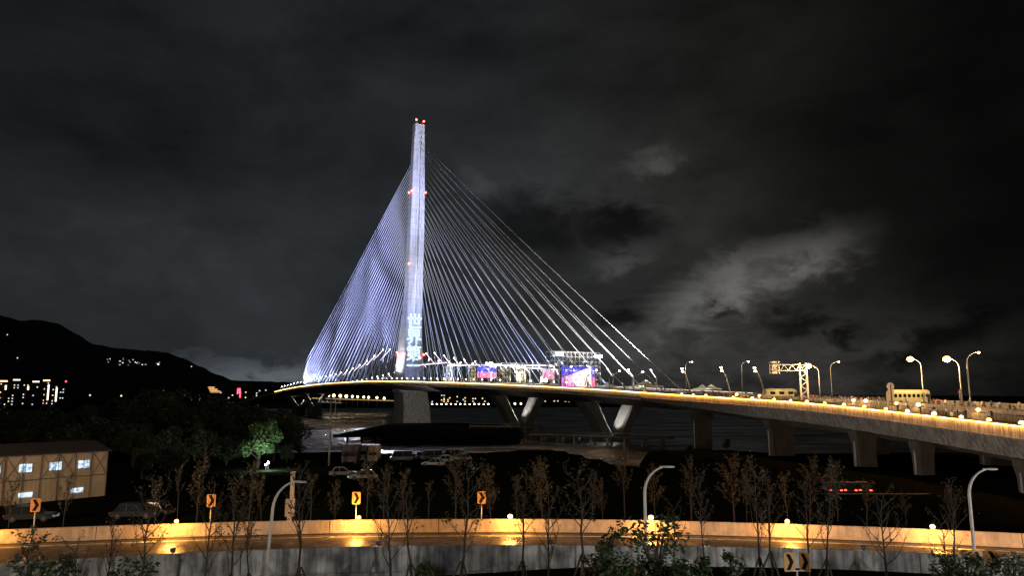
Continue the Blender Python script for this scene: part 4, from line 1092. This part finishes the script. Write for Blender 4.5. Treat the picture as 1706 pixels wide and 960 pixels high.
def on_line(L, px, z):
    best = min(L, key=lambda P: abs(pxof(P + Zv * z)[0] - px)); i = L.index(best)
    a_, b_ = (L[max(i - 1, 0)], L[min(i + 1, len(L) - 1)]); pa, pb = pxof(a_ + Zv * z)[0], pxof(b_ + Zv * z)[0]
    k_ = max(0, min(1, (px - pa) / (pb - pa))) if pb != pa else 0
    return a_.lerp(b_, k_), norm_at(L, i)
gl = [292, 597, 850, 1085, 1313, 1556, 30 - 60, 1790]
for j, px in enumerate(gl):
    P, N_ = on_line(far2, px, .9)
    lab = ['amber lamp on the far barrier, between the two leftmost chevron signs', 'amber lamp on the far barrier below the middle chevron sign', 'amber lamp on the far barrier right of the fourth chevron sign', 'amber lamp on the far barrier half hidden by the leafy tree', 'amber lamp on the far barrier below the viaduct piers', 'rightmost amber lamp in view on the far barrier', 'amber lamp left outside the view', 'amber lamp right outside the view'][j]
    amber(P + N_ * .28 + Zv * .9, lab, 'amber lamps on the far barrier', .18, 'globe_road', post=.06)
    light('amber_glow', 'POINT', P - N_ * 1.0 + Zv * 1.35, 800, (1, .40, .07), None, .25)
for j, px in enumerate((30, 287, 630, 918, 1178, 1440, 1690)):
    P, N_ = on_line(near2, px, .9)
    o = empty('wall_lamp', P + N_ * .1 + Zv * .9, math.atan2(N_.y, N_.x) - math.pi / 2, label=f'{nth(j)} small boxed lamp from the left on the near retaining wall', cat='lamp', group='boxed lamps on the near wall')
    mb = MB(); mb.box((0, 0, .17), (.28, .14, .2)); mb.box((0, 0, .04), (.1, .1, .1)); mb.box((0, .08, .28), (.34, .24, .03)); mb.build('housing', M['darksteel'], o)
    mb = MB(); mb.box((0, .1, .16), (.22, .03, .14)); mb.build('lens', emi('wall_lamp_lens', (1, .8, .5), 30), o)
    light('wall_lamp_beam', 'SPOT', P + N_ * .4 + Zv * 1.15, 950, (1.0, .44, .12), o, .15, aim=P + N_ * 9 + Zv * .1, angle=150, blend=.8)

# chevron curve signs
def chevron(P, label, h=1.1, face=1, w_=.62, hh=.9, rz=0, two=False, tilt=0):
    o = empty('chevron_sign', P, rz, label=label, cat='chevron sign', group='orange chevron signs')
    mb = MB(); mb.tube([(0, 0, 0), (0, .0, h * .5), (0, 0, h)], .045, 8); mb.build('post', M['post'], o)
    specs = [(0, 0)] if not two else [(-.35, .25), (.35, -1.1)]
    for dx, ry in specs:
        rot = Matrix.Rotation(ry, 3, 'Z'); c = Vector((dx, -.06, h + hh / 2)); mb = MB()
        r_ = .07; ring = []
        for cx, cz, a0_ in ((w_ / 2 - r_, hh / 2 - r_, 0), (-w_ / 2 + r_, hh / 2 - r_, 90), (-w_ / 2 + r_, -hh / 2 + r_, 180), (w_ / 2 - r_, -hh / 2 + r_, 270)):
            for q in (0, 45, 90): ring.append((cx + r_ * math.cos(R(a0_ + q)), cz + r_ * math.sin(R(a0_ + q))))
        mb.loft([[c + rot @ Vector((x, y, z_)) for x, z_ in ring] for y in (0, .02)]); pn_ = mb.build('panel', M['orange'], o, fix=True)
        s2 = .5
        arrow = [(-.2, .38), (.02, .38), (.22, 0), (.02, -.38), (-.2, -.38), (0, 0)]
        mb = MB(); tri1 = [(0, 1, 2, 5), (5, 2, 3, 4)]
        for q in tri1:
            mb.loft([[c + rot @ Vector((arrow[k_][0] * w_ / .62, y, arrow[k_][1] * hh / .9)) for k_ in q] for y in (-.008, -.002)])
        mb.build('arrow', M['black'], pn_, fix=True)
    if two: mb = MB(); mb.bar((-.35, 0, h + .02), (.35, 0, h + .02), .05); mb.build('crossbar', M['post'], o)
    return o
for px, lab in ((54, 'leftmost orange chevron sign on the far barrier, before the prefab building'), (349, 'second orange chevron sign on the far barrier, right of the first amber lamp'), (592, 'orange chevron sign right above an amber lamp'), (802, 'smallest orange chevron sign, just left of the third amber lamp')):
    P, N_ = on_line(far2, px, 1.2); chevron(P + N_ * .28 + Zv * .9, lab, 1.12, rz=-.3 * (px - 853) / 853 * -1 * -1)
for px, py, lab, tw in ((1327, 937, 'twin orange chevron signs on one post in the near grass', True), (1040, 956, 'orange chevron sign half hidden below the leafy tree', True), (1640, 933, 'orange chevron sign behind the rightmost street lamp', True)):
    D = 36; zc = unp(px, py, Y=D).z; chevron(Vector((gx(px, D, zc), D, 5.6)), lab, zc - 5.6 - .42, two=tw, w_=.75 * .8, hh=.85, rz=.05)

# electrical box on the barrier with its square post
P, N_ = on_line(far2, 481, 1); P = P + N_ * .28 + Zv * .9
o = empty('control_box_post', P, label='square post with a grey control box on the far barrier', cat='control box')
mb = MB(); mb.box((0, 0, .95), (.62, .35, 1.9 - .75 + .1)); mb.build('cabinet', M['conc_wall'], o)
mb = MB(); mb.box((0.12, 0, 2.4), (.26, .26, 2.1)); mb.build('post', M['conc_wall'], o)
mb = MB(); mb.box((.05, -.19, 1.1), (.2, .03, .18)); mb.box((.05, -.19, .6), (.26, .03, .1)); mb.build('vent', M['darksteel'], o)
mb = MB(); mb.box((.12, 0, 3.5), (.34, .34, .1)); mb.build('cap', M['conc_wall'], o)
mb = MB(); mb.box((0, 0, .2), (.3, .3, .4)); mb.build('foot', M['conc_wall'], o)

# three tall unlit street lamps in the near grass
for px, Y_, top, lab in ((437, 38, 800, 'leftmost tall unlit street lamp in the near grass'), (1078, 38, 778, 'tall unlit street lamp rising through the leafy tree'), (1628, 38, 782, 'rightmost tall unlit street lamp in the near grass')):
    zt_ = unp(px, top, Y=Y_).z; zg = ground_z(gx(px, Y_, 6), Y_)
    o, e = gooseneck(Vector((gx(px, Y_, 7), Y_, zg)), zt_ - zg, 1.15, 0, lab, None, group='tall unlit street lamps', curve=.9, r0=.085)
    if px == 437: o.rotation_euler = (0, R(3.5), 0)

# ------------------------------------------------------------------ prefab building at the left
PA = Vector((gx(175, 98, 4), 98, 3.4)); PB = Vector((gx(-190, 80, 4), 80, 3.4))
o = empty('prefab_building', PA, label='two-storey tan prefab site office with cross-braced walls and lit windows', cat='building')
d = PB - PA; L = d.length; u = d.normalized(); n_ = Vector((u.y, -u.x, 0)); n_ = n_ if n_.y < 0 else -n_
HB = 6.0
fx = Matrix((u, n_, Zv)).transposed()
wl = mat('prefab_panel', (.50, .40, .28), .75, var=.12, vs=.8, streak=.15)
mb = MB(); mb.box(u * L / 2 - n_ * 4.5 + Zv * HB / 2, (L, 9, HB), M3=fx); mb.build('wall', wl, o)
mb = MB(); mb.loft([[P_ + n_ * .35 + Zv * (HB + .05), P_ - n_ * 4.5 + Zv * (HB + 1.15), P_ - n_ * 9.6 + Zv * (HB + .05), P_ - n_ * 9.6 + Zv * (HB - .1), P_ + n_ * .35 + Zv * (HB - .1)] for P_ in (u * -.3, u * (L + .5))]); mb.build('roof', mat('prefab_roof', (.05, .045, .045), .8), o, fix=True)
bay = 1.95; fr = mat('prefab_frame', (.16, .12, .09), .7)
mb = MB(); k_ = 0
while k_ * bay < L:
    x = u * (k_ * bay + .05) + n_ * .05; mb.bar(x, x + Zv * (HB - .12), .09); k_ += 1
mb.build('stud', fr, o)
mb = MB()
for h in (.1, HB * .5): mb.bar(n_ * .06 + Zv * h, u * L + n_ * .06 + Zv * h, .1)
mb.build('rail', fr, o)
mb = MB()
for k_ in range(int(L / bay)):
    if k_ % 3 in (0, 2) or k_ == 3:
        a_ = u * (k_ * bay + .1) + n_ * .05; b_ = u * ((k_ + 1) * bay - .1) + n_ * .05
        if k_ % 3 != 1: mb.bar(a_ + Zv * (HB * .5 + .1), b_ + Zv * (HB - .2), .045); mb.bar(b_ + Zv * (HB * .5 + .1), a_ + Zv * (HB - .2), .045)
mb.build('brace', fr, o)
wim = bpy.data.materials.new('office_window_light'); wim.use_nodes = True; t = NT(wim.node_tree); b = t.n['Principled BSDF']
tcn = t.new('ShaderNodeTexCoord'); nq = t.noise(tcn.outputs['Object'], 2.2, 3, .6)
b.inputs['Emission Strength'].default_value = 1.3; t.l.new(t.mix(t.ss(nq, .35, .7), (.75, .9, 1.0), (.10, .18, .28)), b.inputs['Emission Color']); b.inputs['Base Color'].default_value = (.05, .05, .05, 1)
for q in range(9):
    xc = bay * 1.5 + 3.3 * q
    if xc > L - 1: break
    c = u * xc + n_ * .06 + Zv * (HB * .74); mb = MB(); mb.box(c, (1.35, .05, 1.0), M3=fx); wq = mb.build('window', wim, o)
    mb = MB(); mb.box(c + n_ * .04 + Zv * .52, (1.45, .06, .06), M3=fx); mb.box(c + n_ * .04 - Zv * .52, (1.45, .06, .06), M3=fx); mb.box(c + n_ * .04, (.05, .06, 1.0), M3=fx); mb.build('frame', fr, wq)
for q in (2.0, 5.3):
    c = u * (q * 1.75) + n_ * .06 + Zv * (HB * .2 + .1); mb = MB(); mb.box(c, (1.5, .05, .55), M3=fx); wq = mb.build('window', wim, o)

# ------------------------------------------------------------------ utility pole, low lamps, small masts
Y_ = 150; zg = 3.2; o = empty('utility_pole', (gx(549, Y_, 6), Y_, zg - .4), label='dark utility pole with crossarms standing before the water', cat='utility pole')
mb = MB(); mb.tube([(0, 0, 0), (0, 0, 13.6)], [.22, .14], 8); mb.build('pole', mat('pole_wood', (.16, .12, .09), .9), o)
mb = MB(); mb.tube([(.9, 0, 9.6), (.9, 0, 13.2)], .1, 8); mb.build('riser', mat('pole_wood', (.16, .12, .09), .9), o)
for z_, w_ in ((12.6, 4.2), (9.6, 3.0), (13.3, 2.4)):
    mb = MB(); mb.bar((-w_ / 2, 0, z_), (w_ / 2, 0, z_ - .2), .13); mb.build('crossarm', M['post'], o)
mb = MB()
for x in (-1.7, -.8, .8, 1.7): mb.tube([(x, 0, 12.6), (x, 0, 12.95)], .09, 6)
mb.build('insulator', M['white'], o)
mb = MB()
for x in (-1.7, .8, 1.7):
    pts = [Vector((x, 0, 12.95)).lerp(Vector((x - 60, 60, 12.5)), k_ / 10) - Zv * (4 * 1.6 * (k_ / 10) * (1 - k_ / 10)) for k_ in range(11)]; mb.tube(pts, .03, 4)
mb.build('wire', M['darksteel'], o)
for j, (px, py, Y_, c_) in enumerate(((512, 760, 185, 'lampw'), (534, 763, 185, 'lampw'), (443, 775, 140, 'flood'), (447, 771, 140, 'flood'), (693, 756, 200, 'winb'))):
    P = unp(px, py, Y=Y_); zg = ground_z(P.x, Y_)
    o = empty('bollard_lamp', (P.x, P.y, zg - .2), label=['left one of two small white lamps on the river bank', 'right one of two small white lamps on the river bank', 'lower white lamp beside the green-lit tree', 'upper white lamp beside the green-lit tree', 'small blue lamp among the parked vehicles'][j], cat='lamp')
    mb = MB(); mb.tube([(0, 0, 0), (0, 0, P.z - zg + .2)], .06, 6); mb.build('post', M['darksteel'], o)
    mb = MB(); mb.sphere((0, 0, P.z - zg + .2), .16 if j != 4 else .14); mb.build('bulb', M[c_], o)
light('tree_light', 'POINT', unp(446, 768, Y=137.5), 2800, (.85, 1.0, .92), None, .2)
light('tree_light', 'POINT', unp(450, 782, Y=139), 240, (.7, 1.0, .9), None, .2)

# ------------------------------------------------------------------ parked vehicles
def put(o, px, py, Y_, rz, first):
    q = o if first else copy_tree(o); P = unp(px, py, Y=Y_); q.location = (P.x, Y_, ground_z(P.x, Y_) + .02); q.rotation_euler.z = rz; return q
c1 = car('parked_car', 'white saloon car parked by the utility pole', 'car', 4.6, 1.8, 1.45, (.26, .26, .25))
put(c1, 572, 780, 128, R(15), True)
q = copy_tree(c1); P = unp(604, 790, Y=122); q.location = (P.x, 122, ground_z(P.x, 122) + .02); q.rotation_euler.z = R(-160); q['label'] = 'dark-shadowed saloon right of the white car, nearer the road'
c2 = car('parked_van', 'pale van parked among the cars near the shore', 'van', 4.9, 1.9, 2.1, (.10, .10, .095), van=True)
c3 = car('dark_car', 'black car parked left of the small blue lamp', 'car', 4.5, 1.8, 1.45, (.03, .03, .035))
put(c3, 684, 770, 170, R(20), True)
put(c2, 668, 768, 165, R(190), True)
for j, (px, Y_, rz, lab) in enumerate(((718, 168, 200, 'silver car parked right of the small blue lamp'), (737, 160, 185, 'grey car parked third from the right near the shore'), (722, 150, 170, 'pale car in front of the row near the shore'), (755, 172, 175, 'car second from the right in the shore row'), (767, 166, 160, 'rightmost car in the shore row'), (700, 176, 95, 'car parked end-on behind the blue lamp'), (62, 76, 10, 'dark car parked before the prefab building'), (232, 78, 5, 'dark car parked between the prefab and the second chevron'), (258, 80, 170, 'small dark car right of the first dark car beyond the barrier'))):
    q = copy_tree(c3 if j >= 6 else (c1 if j % 3 else c2)); P = unp(px, 770, Y=Y_); q.location = (P.x, Y_, ground_z(P.x, Y_) + .02); q.rotation_euler.z = R(rz); q['label'] = lab
    if not j % 3 and j < 6: q['category'] = 'van'; q['label'] = lab.replace('car', 'van')
    q['group'] = 'vehicles parked beyond the ramp'
for j, (px, w_, h_, col, lab) in enumerate(((586, 3.3, 3.3, (.06, .03, .028), 'dark red box truck parked near the shore'), (624, 2.2, 3.0, (.34, .26, .18), 'tan box truck parked right of the dark red one'), (609, 2.4, 2.8, (.3, .3, .28), 'grey box truck between the red and tan ones'))):
    Y_ = 158 + j * 4; P = unp(px, 770, Y=Y_); zg = ground_z(P.x, Y_); o = empty('box_truck', (P.x, Y_, zg), R(4), label=lab, cat='truck')
    mb = MB(); mb.box((0, 0, .9 + h_ / 2 - .2), (w_ * .95, 5, h_ - .2)); mb.build('cargo_box', mat('truck_' + str(j), col, .6, var=.1), o)
    mb = MB(); rr = [[Vector((x * w_ * .45, y, z_)) for y, z_ in ((-2.6, .5), (-4.3, .5), (-4.3, 1.5), (-3.9, 2.5), (-2.6, 2.5))] for x in (-1, 1)]; mb.loft(rr); cb = mb.build('cab', mat('truck_' + str(j), col, .6), o, fix=True)
    mb = MB(); mb.box((0, -4.14, 1.95), (w_ * .78, .06, .7), M3=Matrix.Rotation(R(-22), 3, 'X')); mb.build('windscreen', M['glass'], cb)
    for x in (-1, 1):
        for y in (-3.4, 1.5): mb = MB(); mb.tube([(x * w_ * .3, y, .45), (x * w_ * .46, y, .45)], .45, 12); mb.build('wheel', M['rubber'], o)
ct = car('road_car', 'first braking car from the left on the low road under the viaduct', 'car', 4.5, 1.8, 1.5, (.02, .02, .02), lights='tail', group='braking cars under the viaduct')
for j, px in enumerate((1386, 1410, 1434)):
    q = ct if j == 0 else copy_tree(ct); Y_ = 105; P = unp(px, 812, Y=Y_); q.location = (P.x, Y_, P.z - .8); q.rotation_euler.z = R(80); q['label'] = f'{nth(j)} braking car from the left on the low road under the viaduct'
ZL = unp(1410, 812, Y=105).z - .82
mb = MB(); mb.box((52, 105, ZL - .15), (60, 9, .3)); lr = tag(mb.build('low_road', M['asphalt']), kind='structure')
mb = MB(); A_ = Vector((gx(1395, 99, ZL), 99, ZL + .4)); B_ = Vector((gx(1560, 99, ZL), 100.5, ZL + .2)); mb.bar(A_, B_, .3, .6); tag(mb.build('low_road_barrier', M['conc_dark']), 'low concrete barrier beside the braking cars under the viaduct', 'barrier wall')

# ------------------------------------------------------------------ vegetation
def branchy(seed, h, leaves, leafsize, leafmat, spread=.9, low=.45, broad=False, stakes=False, nb=11):
    rr = random.Random(seed); tr = MB(); lf = MB(); tips = []
    pts = [Vector((0, 0, 0))]
    for k_ in range(1, 7): pts.append(Vector((rr.uniform(-.06, .06) * k_ * .4, rr.uniform(-.06, .06) * k_ * .4, h * k_ / 6 * .93)))
    tr.tube(pts, [.075 * h / 6 * (1 - .14 * k_) for k_ in range(7)], 6)
    for i in range(nb):
        u_ = low + (1 - low) * (i + rr.random() * .8) / nb; k_ = min(5, int(u_ * 6)); base = pts[k_].lerp(pts[k_ + 1], u_ * 6 - k_)
        az_ = i * 2.4 + rr.uniform(-.5, .5); L = h * (.34 * (1.15 - u_ * .7)) * rr.uniform(.8, 1.15); up = rr.uniform(.7, 1.25)
        d = Vector((math.cos(az_) * spread, math.sin(az_) * spread, up)).normalized(); P = base; bp = [P]
        for q in range(4):
            d = (d + Vector((rr.uniform(-.25, .25), rr.uniform(-.25, .25), rr.uniform(0, .28)))).normalized(); P = P + d * L / 4; bp.append(P)
        tr.tube(bp, [.028, .022, .016, .011, .006], 4, cap=False)
        tips.append(bp[-1]); tips.append(bp[3]); tips.append(bp[2])
        for q in (1, 2, 3, 3):
            d2 = (d + Vector((rr.uniform(-.9, .9), rr.uniform(-.9, .9), rr.uniform(-.1, .6)))).normalized(); e = bp[q] + d2 * L * rr.uniform(.25, .5)
            m1 = bp[q].lerp(e, .5) + Vector((rr.uniform(-.05, .05), rr.uniform(-.05, .05), .03)); tr.tube([bp[q], m1, e], [.012, .009, .004], 3, cap=False); tips.append(e); tips.append(m1)
    for i in range(leaves):
        c = rr.choice(tips) + Vector((rr.gauss(0, .11), rr.gauss(0, .11), rr.gauss(0, .11)))
        a_ = Vector((rr.gauss(0, 1), rr.gauss(0, 1), rr.gauss(0, .6))).normalized(); b_ = a_.cross(Vector((rr.gauss(0, 1), rr.gauss(0, 1), rr.gauss(0, 1)))).normalized()
        s2 = leafsize * rr.uniform(.6, 1.3); bidx = len(lf.v)
        lf.v += [c - a_ * s2, c + b_ * s2 * .42 + Vector((0, 0, s2 * .1)), c + a_ * s2, c - b_ * s2 * .42 + Vector((0, 0, s2 * .1))]; lf.face([bidx, bidx+1, bidx+2, bidx+3])
    o = empty('sapling', (0, 0, -50)); tr.build('trunk', M['bark'], o); lf.build('crown', leafmat, o)
    if stakes:
        mb = MB()
        for q in range(3):
            a_ = q * 2.09 + .4; mb.tube([(math.cos(a_) * .75, math.sin(a_) * .75, 0), (math.cos(a_) * .05, math.sin(a_) * .05, 1.75)], .045, 6)
        mb.tube([(-.2, -.1, 1.45), (.2, .1, 1.45)], .035, 5); mb.build('stakes', mat('stake_wood', (.06, .05, .04), .9), o)
    return o
PR = [branchy(21, 6.2, 200, .085, M['leafA'], stakes=True), branchy(22, 6.0, 130, .08, M['leafA'], spread=.7, nb=13, stakes=True), branchy(23, 6.4, 340, .09, M['leafA'], low=.35, stakes=True), branchy(24, 5.6, 70, .08, M['leafA'], low=.3, spread=1.0, nb=14), branchy(25, 5.0, 420, .10, M['leafB'], low=.3, spread=1.0)]
PB_ = [branchy(31, 7.5, 520, .13, M['leafA'], low=.35, nb=14), branchy(32, 7.0, 420, .13, M['leafA'], low=.3, spread=1.0, nb=14), branchy(33, 7.8, 300, .12, M['leafA'], spread=.75, nb=12)]
used = set()
def plant(proto, P, sc_, rz, label, cat, group, name='sapling'):
    q = proto if id(proto) not in used else copy_tree(proto); used.add(id(proto)); q.location = P; rr_ = random.Random(int(P.x * 97) + int(P.y)); q.rotation_euler = (R(rr_.uniform(-4, 4)), R(rr_.uniform(-5, 5)), rz); wq_ = rr_.uniform(.78, 1.25); q.scale = (sc_ * wq_, sc_ * wq_, sc_); q.name = name
    tag(q, label, cat, group); return q
fgs = [(48, 880, 37, 4), (175, 862, 34, 1), (232, 800, 38, 0), (340, 800, 41, 3), (385, 792, 41, 2), (505, 775, 41, 1), (655, 782, 40, 3), (690, 800, 42, 1), (765, 765, 41, 2), (870, 785, 41, 0), (912, 790, 39.5, 3), (972, 772, 41.5, 0), (1175, 785, 41, 0), (1120, 830, 42.5, 3), (1265, 762, 40, 2), (1285, 790, 42.5, 1), (1372, 770, 40, 2), (1345, 800, 42.5, 3), (1475, 805, 39, 3), (1590, 800, 42, 1), (1575, 850, 38, 3), (130, 890, 33, 3), (420, 830, 42.5, 1)]
for j, (px, py, Y_, k_) in enumerate(fgs):
    top = unp(px, py, Y=Y_); zg = ground_z(gx(px, Y_, 6), Y_); hh = (6.2, 6.0, 6.4, 5.6, 5.0)[k_]
    plant(PR[k_], Vector((gx(px, Y_, 8), Y_, zg)), (top.z - zg) / hh * .97, j * 1.7, '', 'tree', 'young trees along the near retaining wall')['label'] = 'young sparse tree before the near wall, ' + nth(sorted(q[0] for q in fgs).index(px)) + ' from the left'
bgs = [(18, 800), (110, 790), (300, 775), (330, 768), (418, 765), (440, 792), (612, 752), (640, 775), (672, 780), (760, 756), (820, 775), (860, 790), (1040, 752), (1090, 775), (1150, 800), (1222, 762), (1240, 775), (1312, 785), (1345, 765), (1392, 765), (1440, 800), (1150, 765), (905, 762), (1580, 812), (985, 790), (560, 800), (520, 790), (262, 800), (1505, 820), (715, 800), (1005, 800)]
for j, (px, py) in enumerate(bgs):
    Y_ = 62 + (j * 7 % 17); top = unp(px, py, Y=Y_); X = gx(px, Y_, 8); zg = ground_z(X, Y_); hh = (7.5, 7.0, 7.8)[j % 3]
    plant(PB_[j % 3], Vector((X, Y_, zg - .1)), (top.z - zg) / hh, j * 2.1, 'olive-leaved young tree beyond the far barrier, ' + nth(sorted(q[0] for q in bgs).index(px)) + ' from the left', 'tree', 'trees beyond the far barrier', 'young_tree')

def crown_tree(seed, h, rad, n, leafmat, size, name='broadleaf_tree'):
    rr = random.Random(seed); o = empty(name, (0, 0, -80)); tr = MB(); lf = MB(); cl = []
    tr.tube([(0, 0, 0), (.1, 0, h * .25), (0, .1, h * .5), (.1, .1, h * .8)], [.035 * h, .028 * h, .02 * h, .006 * h], 8)
    for i in range(16):
        a_ = rr.uniform(0, 6.28); r_ = rad * math.sqrt(rr.random()) * .75; zc = h * rr.uniform(.32, .88) ; r_ *= (1.15 - abs(zc / h - .55) * 1.2)
        c = Vector((math.cos(a_) * r_, math.sin(a_) * r_, zc)); cl.append((c, rad * rr.uniform(.22, .42)))
        tr.tube([(0, 0, zc * .6), c * .6 + Vector((0, 0, zc * .32)), c], [.012 * h, .008 * h, .003 * h], 5, cap=False)
    for i in range(n):
        c, r_ = rr.choice(cl); d = Vector((rr.gauss(0, 1), rr.gauss(0, 1), rr.gauss(0, .8))).normalized() * r_ * rr.random() ** .35; P = c + d
        a_ = Vector((rr.gauss(0, 1), rr.gauss(0, 1), rr.gauss(0, .5))).normalized(); b_ = a_.cross(Vector((rr.gauss(0, 1), rr.gauss(0, 1), rr.gauss(0, 1)))).normalized(); s2 = size * rr.uniform(.6, 1.4); k_ = len(lf.v)
        lf.v += [P - a_ * s2, P + b_ * s2 * .5, P + a_ * s2, P - b_ * s2 * .5]; lf.face([k_, k_+1, k_+2, k_+3])
    tr.build('trunk', M['bark'], o); lf.build('crown', leafmat, o); return o
CT = [crown_tree(41, 10, 4.4, 3800, M['leafC'], .28), crown_tree(42, 9, 5.0, 3800, M['leafC'], .28), crown_tree(43, 12, 4.0, 3600, M['leafC'], .28)]
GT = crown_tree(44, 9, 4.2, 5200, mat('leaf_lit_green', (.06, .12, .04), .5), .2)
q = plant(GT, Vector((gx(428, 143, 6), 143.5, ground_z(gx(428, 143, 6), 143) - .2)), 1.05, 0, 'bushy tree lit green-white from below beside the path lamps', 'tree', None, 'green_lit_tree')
dts = [(200, 650, 230), (235, 655, 210), (262, 640, 240), (290, 652, 200), (320, 645, 250), (350, 655, 220), (378, 664, 205), (405, 668, 240), (432, 670, 215), (455, 674, 205), (472, 690, 200), (150, 668, 200), (110, 672, 210), (180, 690, 160), (225, 700, 150), (270, 705, 145), (310, 700, 150), (345, 710, 145), (380, 720, 150), (80, 680, 190), (40, 676, 200), (8, 672, 210), (130, 700, 150), (458, 715, 165), (480, 735, 160), (285, 735, 125), (240, 740, 120), (400, 700, 175), (500, 745, 190), (345, 652, 260), (900, 770, 120), (1150, 740, 210), (1210, 745, 200)]
for j, (px, py, Y_) in enumerate(dts):
    top = unp(px, py, Y=Y_); X = gx(px, Y_, 10); zg = ground_z(X, Y_); hh = (10, 9, 12)[j % 3]
    plant(CT[j % 3], Vector((X, Y_, zg - .3)), max(.3, (top.z - zg) / hh), j * 1.3, 'dark broadleaf tree in the unlit wood, ' + nth(sorted(range(len(dts)), key=lambda q_: dts[q_][0]).index(j)) + ' from the left', 'tree', 'dark trees of the unlit wood', 'broadleaf_tree')
# lush pinnate-leaved tree and shrubs close to the camera
def lush(seed, h, rad, nfr, label, P, name='leafy_tree'):
    rr = random.Random(seed); o = empty(name, P, label=label, cat='tree'); tr = MB(); lf = MB()
    tr.tube([(0, 0, 0), (.05, .05, h * .4), (0, .1, h * .8)], [.13, .1, .05], 8)
    for i in range(nfr):
        a_ = rr.uniform(0, 6.28); zc = h * rr.uniform(.35, .8); tip = Vector((math.cos(a_) * rad * rr.uniform(.35, 1), math.sin(a_) * rad * rr.uniform(.35, 1), zc + h * rr.uniform(.0, .22)))
        tr.tube([(0, 0, zc * .75), tip * .55 + Vector((0, 0, zc * .4)), tip], [.03, .02, .01], 4, cap=False)
        for f_ in range(6):
            b2 = a_ + rr.uniform(-1.5, 1.5); dd = Vector((math.cos(b2), math.sin(b2), rr.uniform(-.35, .25))).normalized(); L = rr.uniform(.4, .75); side = dd.cross(Zv).normalized()
            for k_ in range(7):
                c = tip + dd * L * (k_ + 1) / 7 - Zv * (.22 * (k_ / 7) ** 2 * L)
                for sg in (-1, 1):
                    e = c + side * sg * .17 * (1 - .3 * abs(k_ - 3) / 3) + dd * .06 - Zv * .04; w2 = dd * .035; b0 = len(lf.v)
                    lf.v += [c, (c + e) / 2 + w2, e, (c + e) / 2 - w2]; lf.face([b0, b0+1, b0+2, b0+3])
    tr.build('trunk', M['bark'], o); lf.build('crown', M['leafB'], o); return o
def lp_(px, Y_, top): 
    X = gx(px, Y_, 8); zg = ground_z(X, Y_); return Vector((X, Y_, zg)), unp(px, top, Y=Y_).z - zg
for px, Y_, top, rad, nf, lab in ((1095, 31, 866, 2.1, 62, 'lush green leafy tree in front of the middle street lamp'), (1015, 33, 872, 1.3, 44, 'leafy green shrub left of the lush tree'), (1030, 30, 925, 1.5, 40, 'low leafy shrub at the bottom edge left of the middle lamp'), (705, 36, 935, .9, 20, 'small leafy shrub at the bottom between two saplings'), (1165, 33, 925, .9, 22, 'leafy shrub right of the lush tree'), (1225, 34, 915, .8, 18, 'thin leafy shrub left of the twin chevron signs'), (1580, 35, 925, 1.2, 30, 'leafy shrub left of the rightmost lamp'), (1612, 34, 915, 1.2, 34, 'leafy shrub at the foot of the rightmost lamp'), (1690, 35, 925, 1.6, 40, 'leafy shrub in the bottom right corner'), (70, 32, 925, 1.5, 36, 'leafy shrub in the bottom left corner'), (215, 32, 930, 1.3, 30, 'leafy shrub at the bottom below the first amber lamp')):
    P, hh = lp_(px, Y_, top); q = crown_tree(int(px), max(hh, 1.2) * 1.06, rad, int(nf * 34), M['leafB'], .10 if hh > 3 else .085, 'leafy_tree' if hh > 3 else 'leafy_shrub'); q.location = P; tag(q, lab, 'tree' if hh > 3 else 'shrub')
# rough grass in front of the wall
mb = MB(); rg = random.Random(5)
for i in range(9000):
    px = rg.uniform(-40, 1750); Y_ = rg.uniform(34, 43.2); X = gx(px, Y_, 5); zg = ground_z(X, Y_); hgt_ = rg.uniform(.08, .32); a_ = rg.uniform(0, 3.14); w2 = Vector((math.cos(a_), math.sin(a_), 0)) * .03; b0 = len(mb.v)
    P = Vector((X, Y_, zg - .02)); mb.v += [P - w2, P + w2, P + Vector((rg.uniform(-.1, .1), rg.uniform(-.1, .1), hgt_))]; mb.face([b0, b0+1, b0+2])
tag(mb.build('grass', mat('grass_blades', (.04, .06, .02), .8)), 'rough dark grass in front of the near wall', 'grass', kind='stuff')
for o in list(bpy.data.objects):
    if o.parent is None and o.location.z < -40: print('UNUSED', o.name)
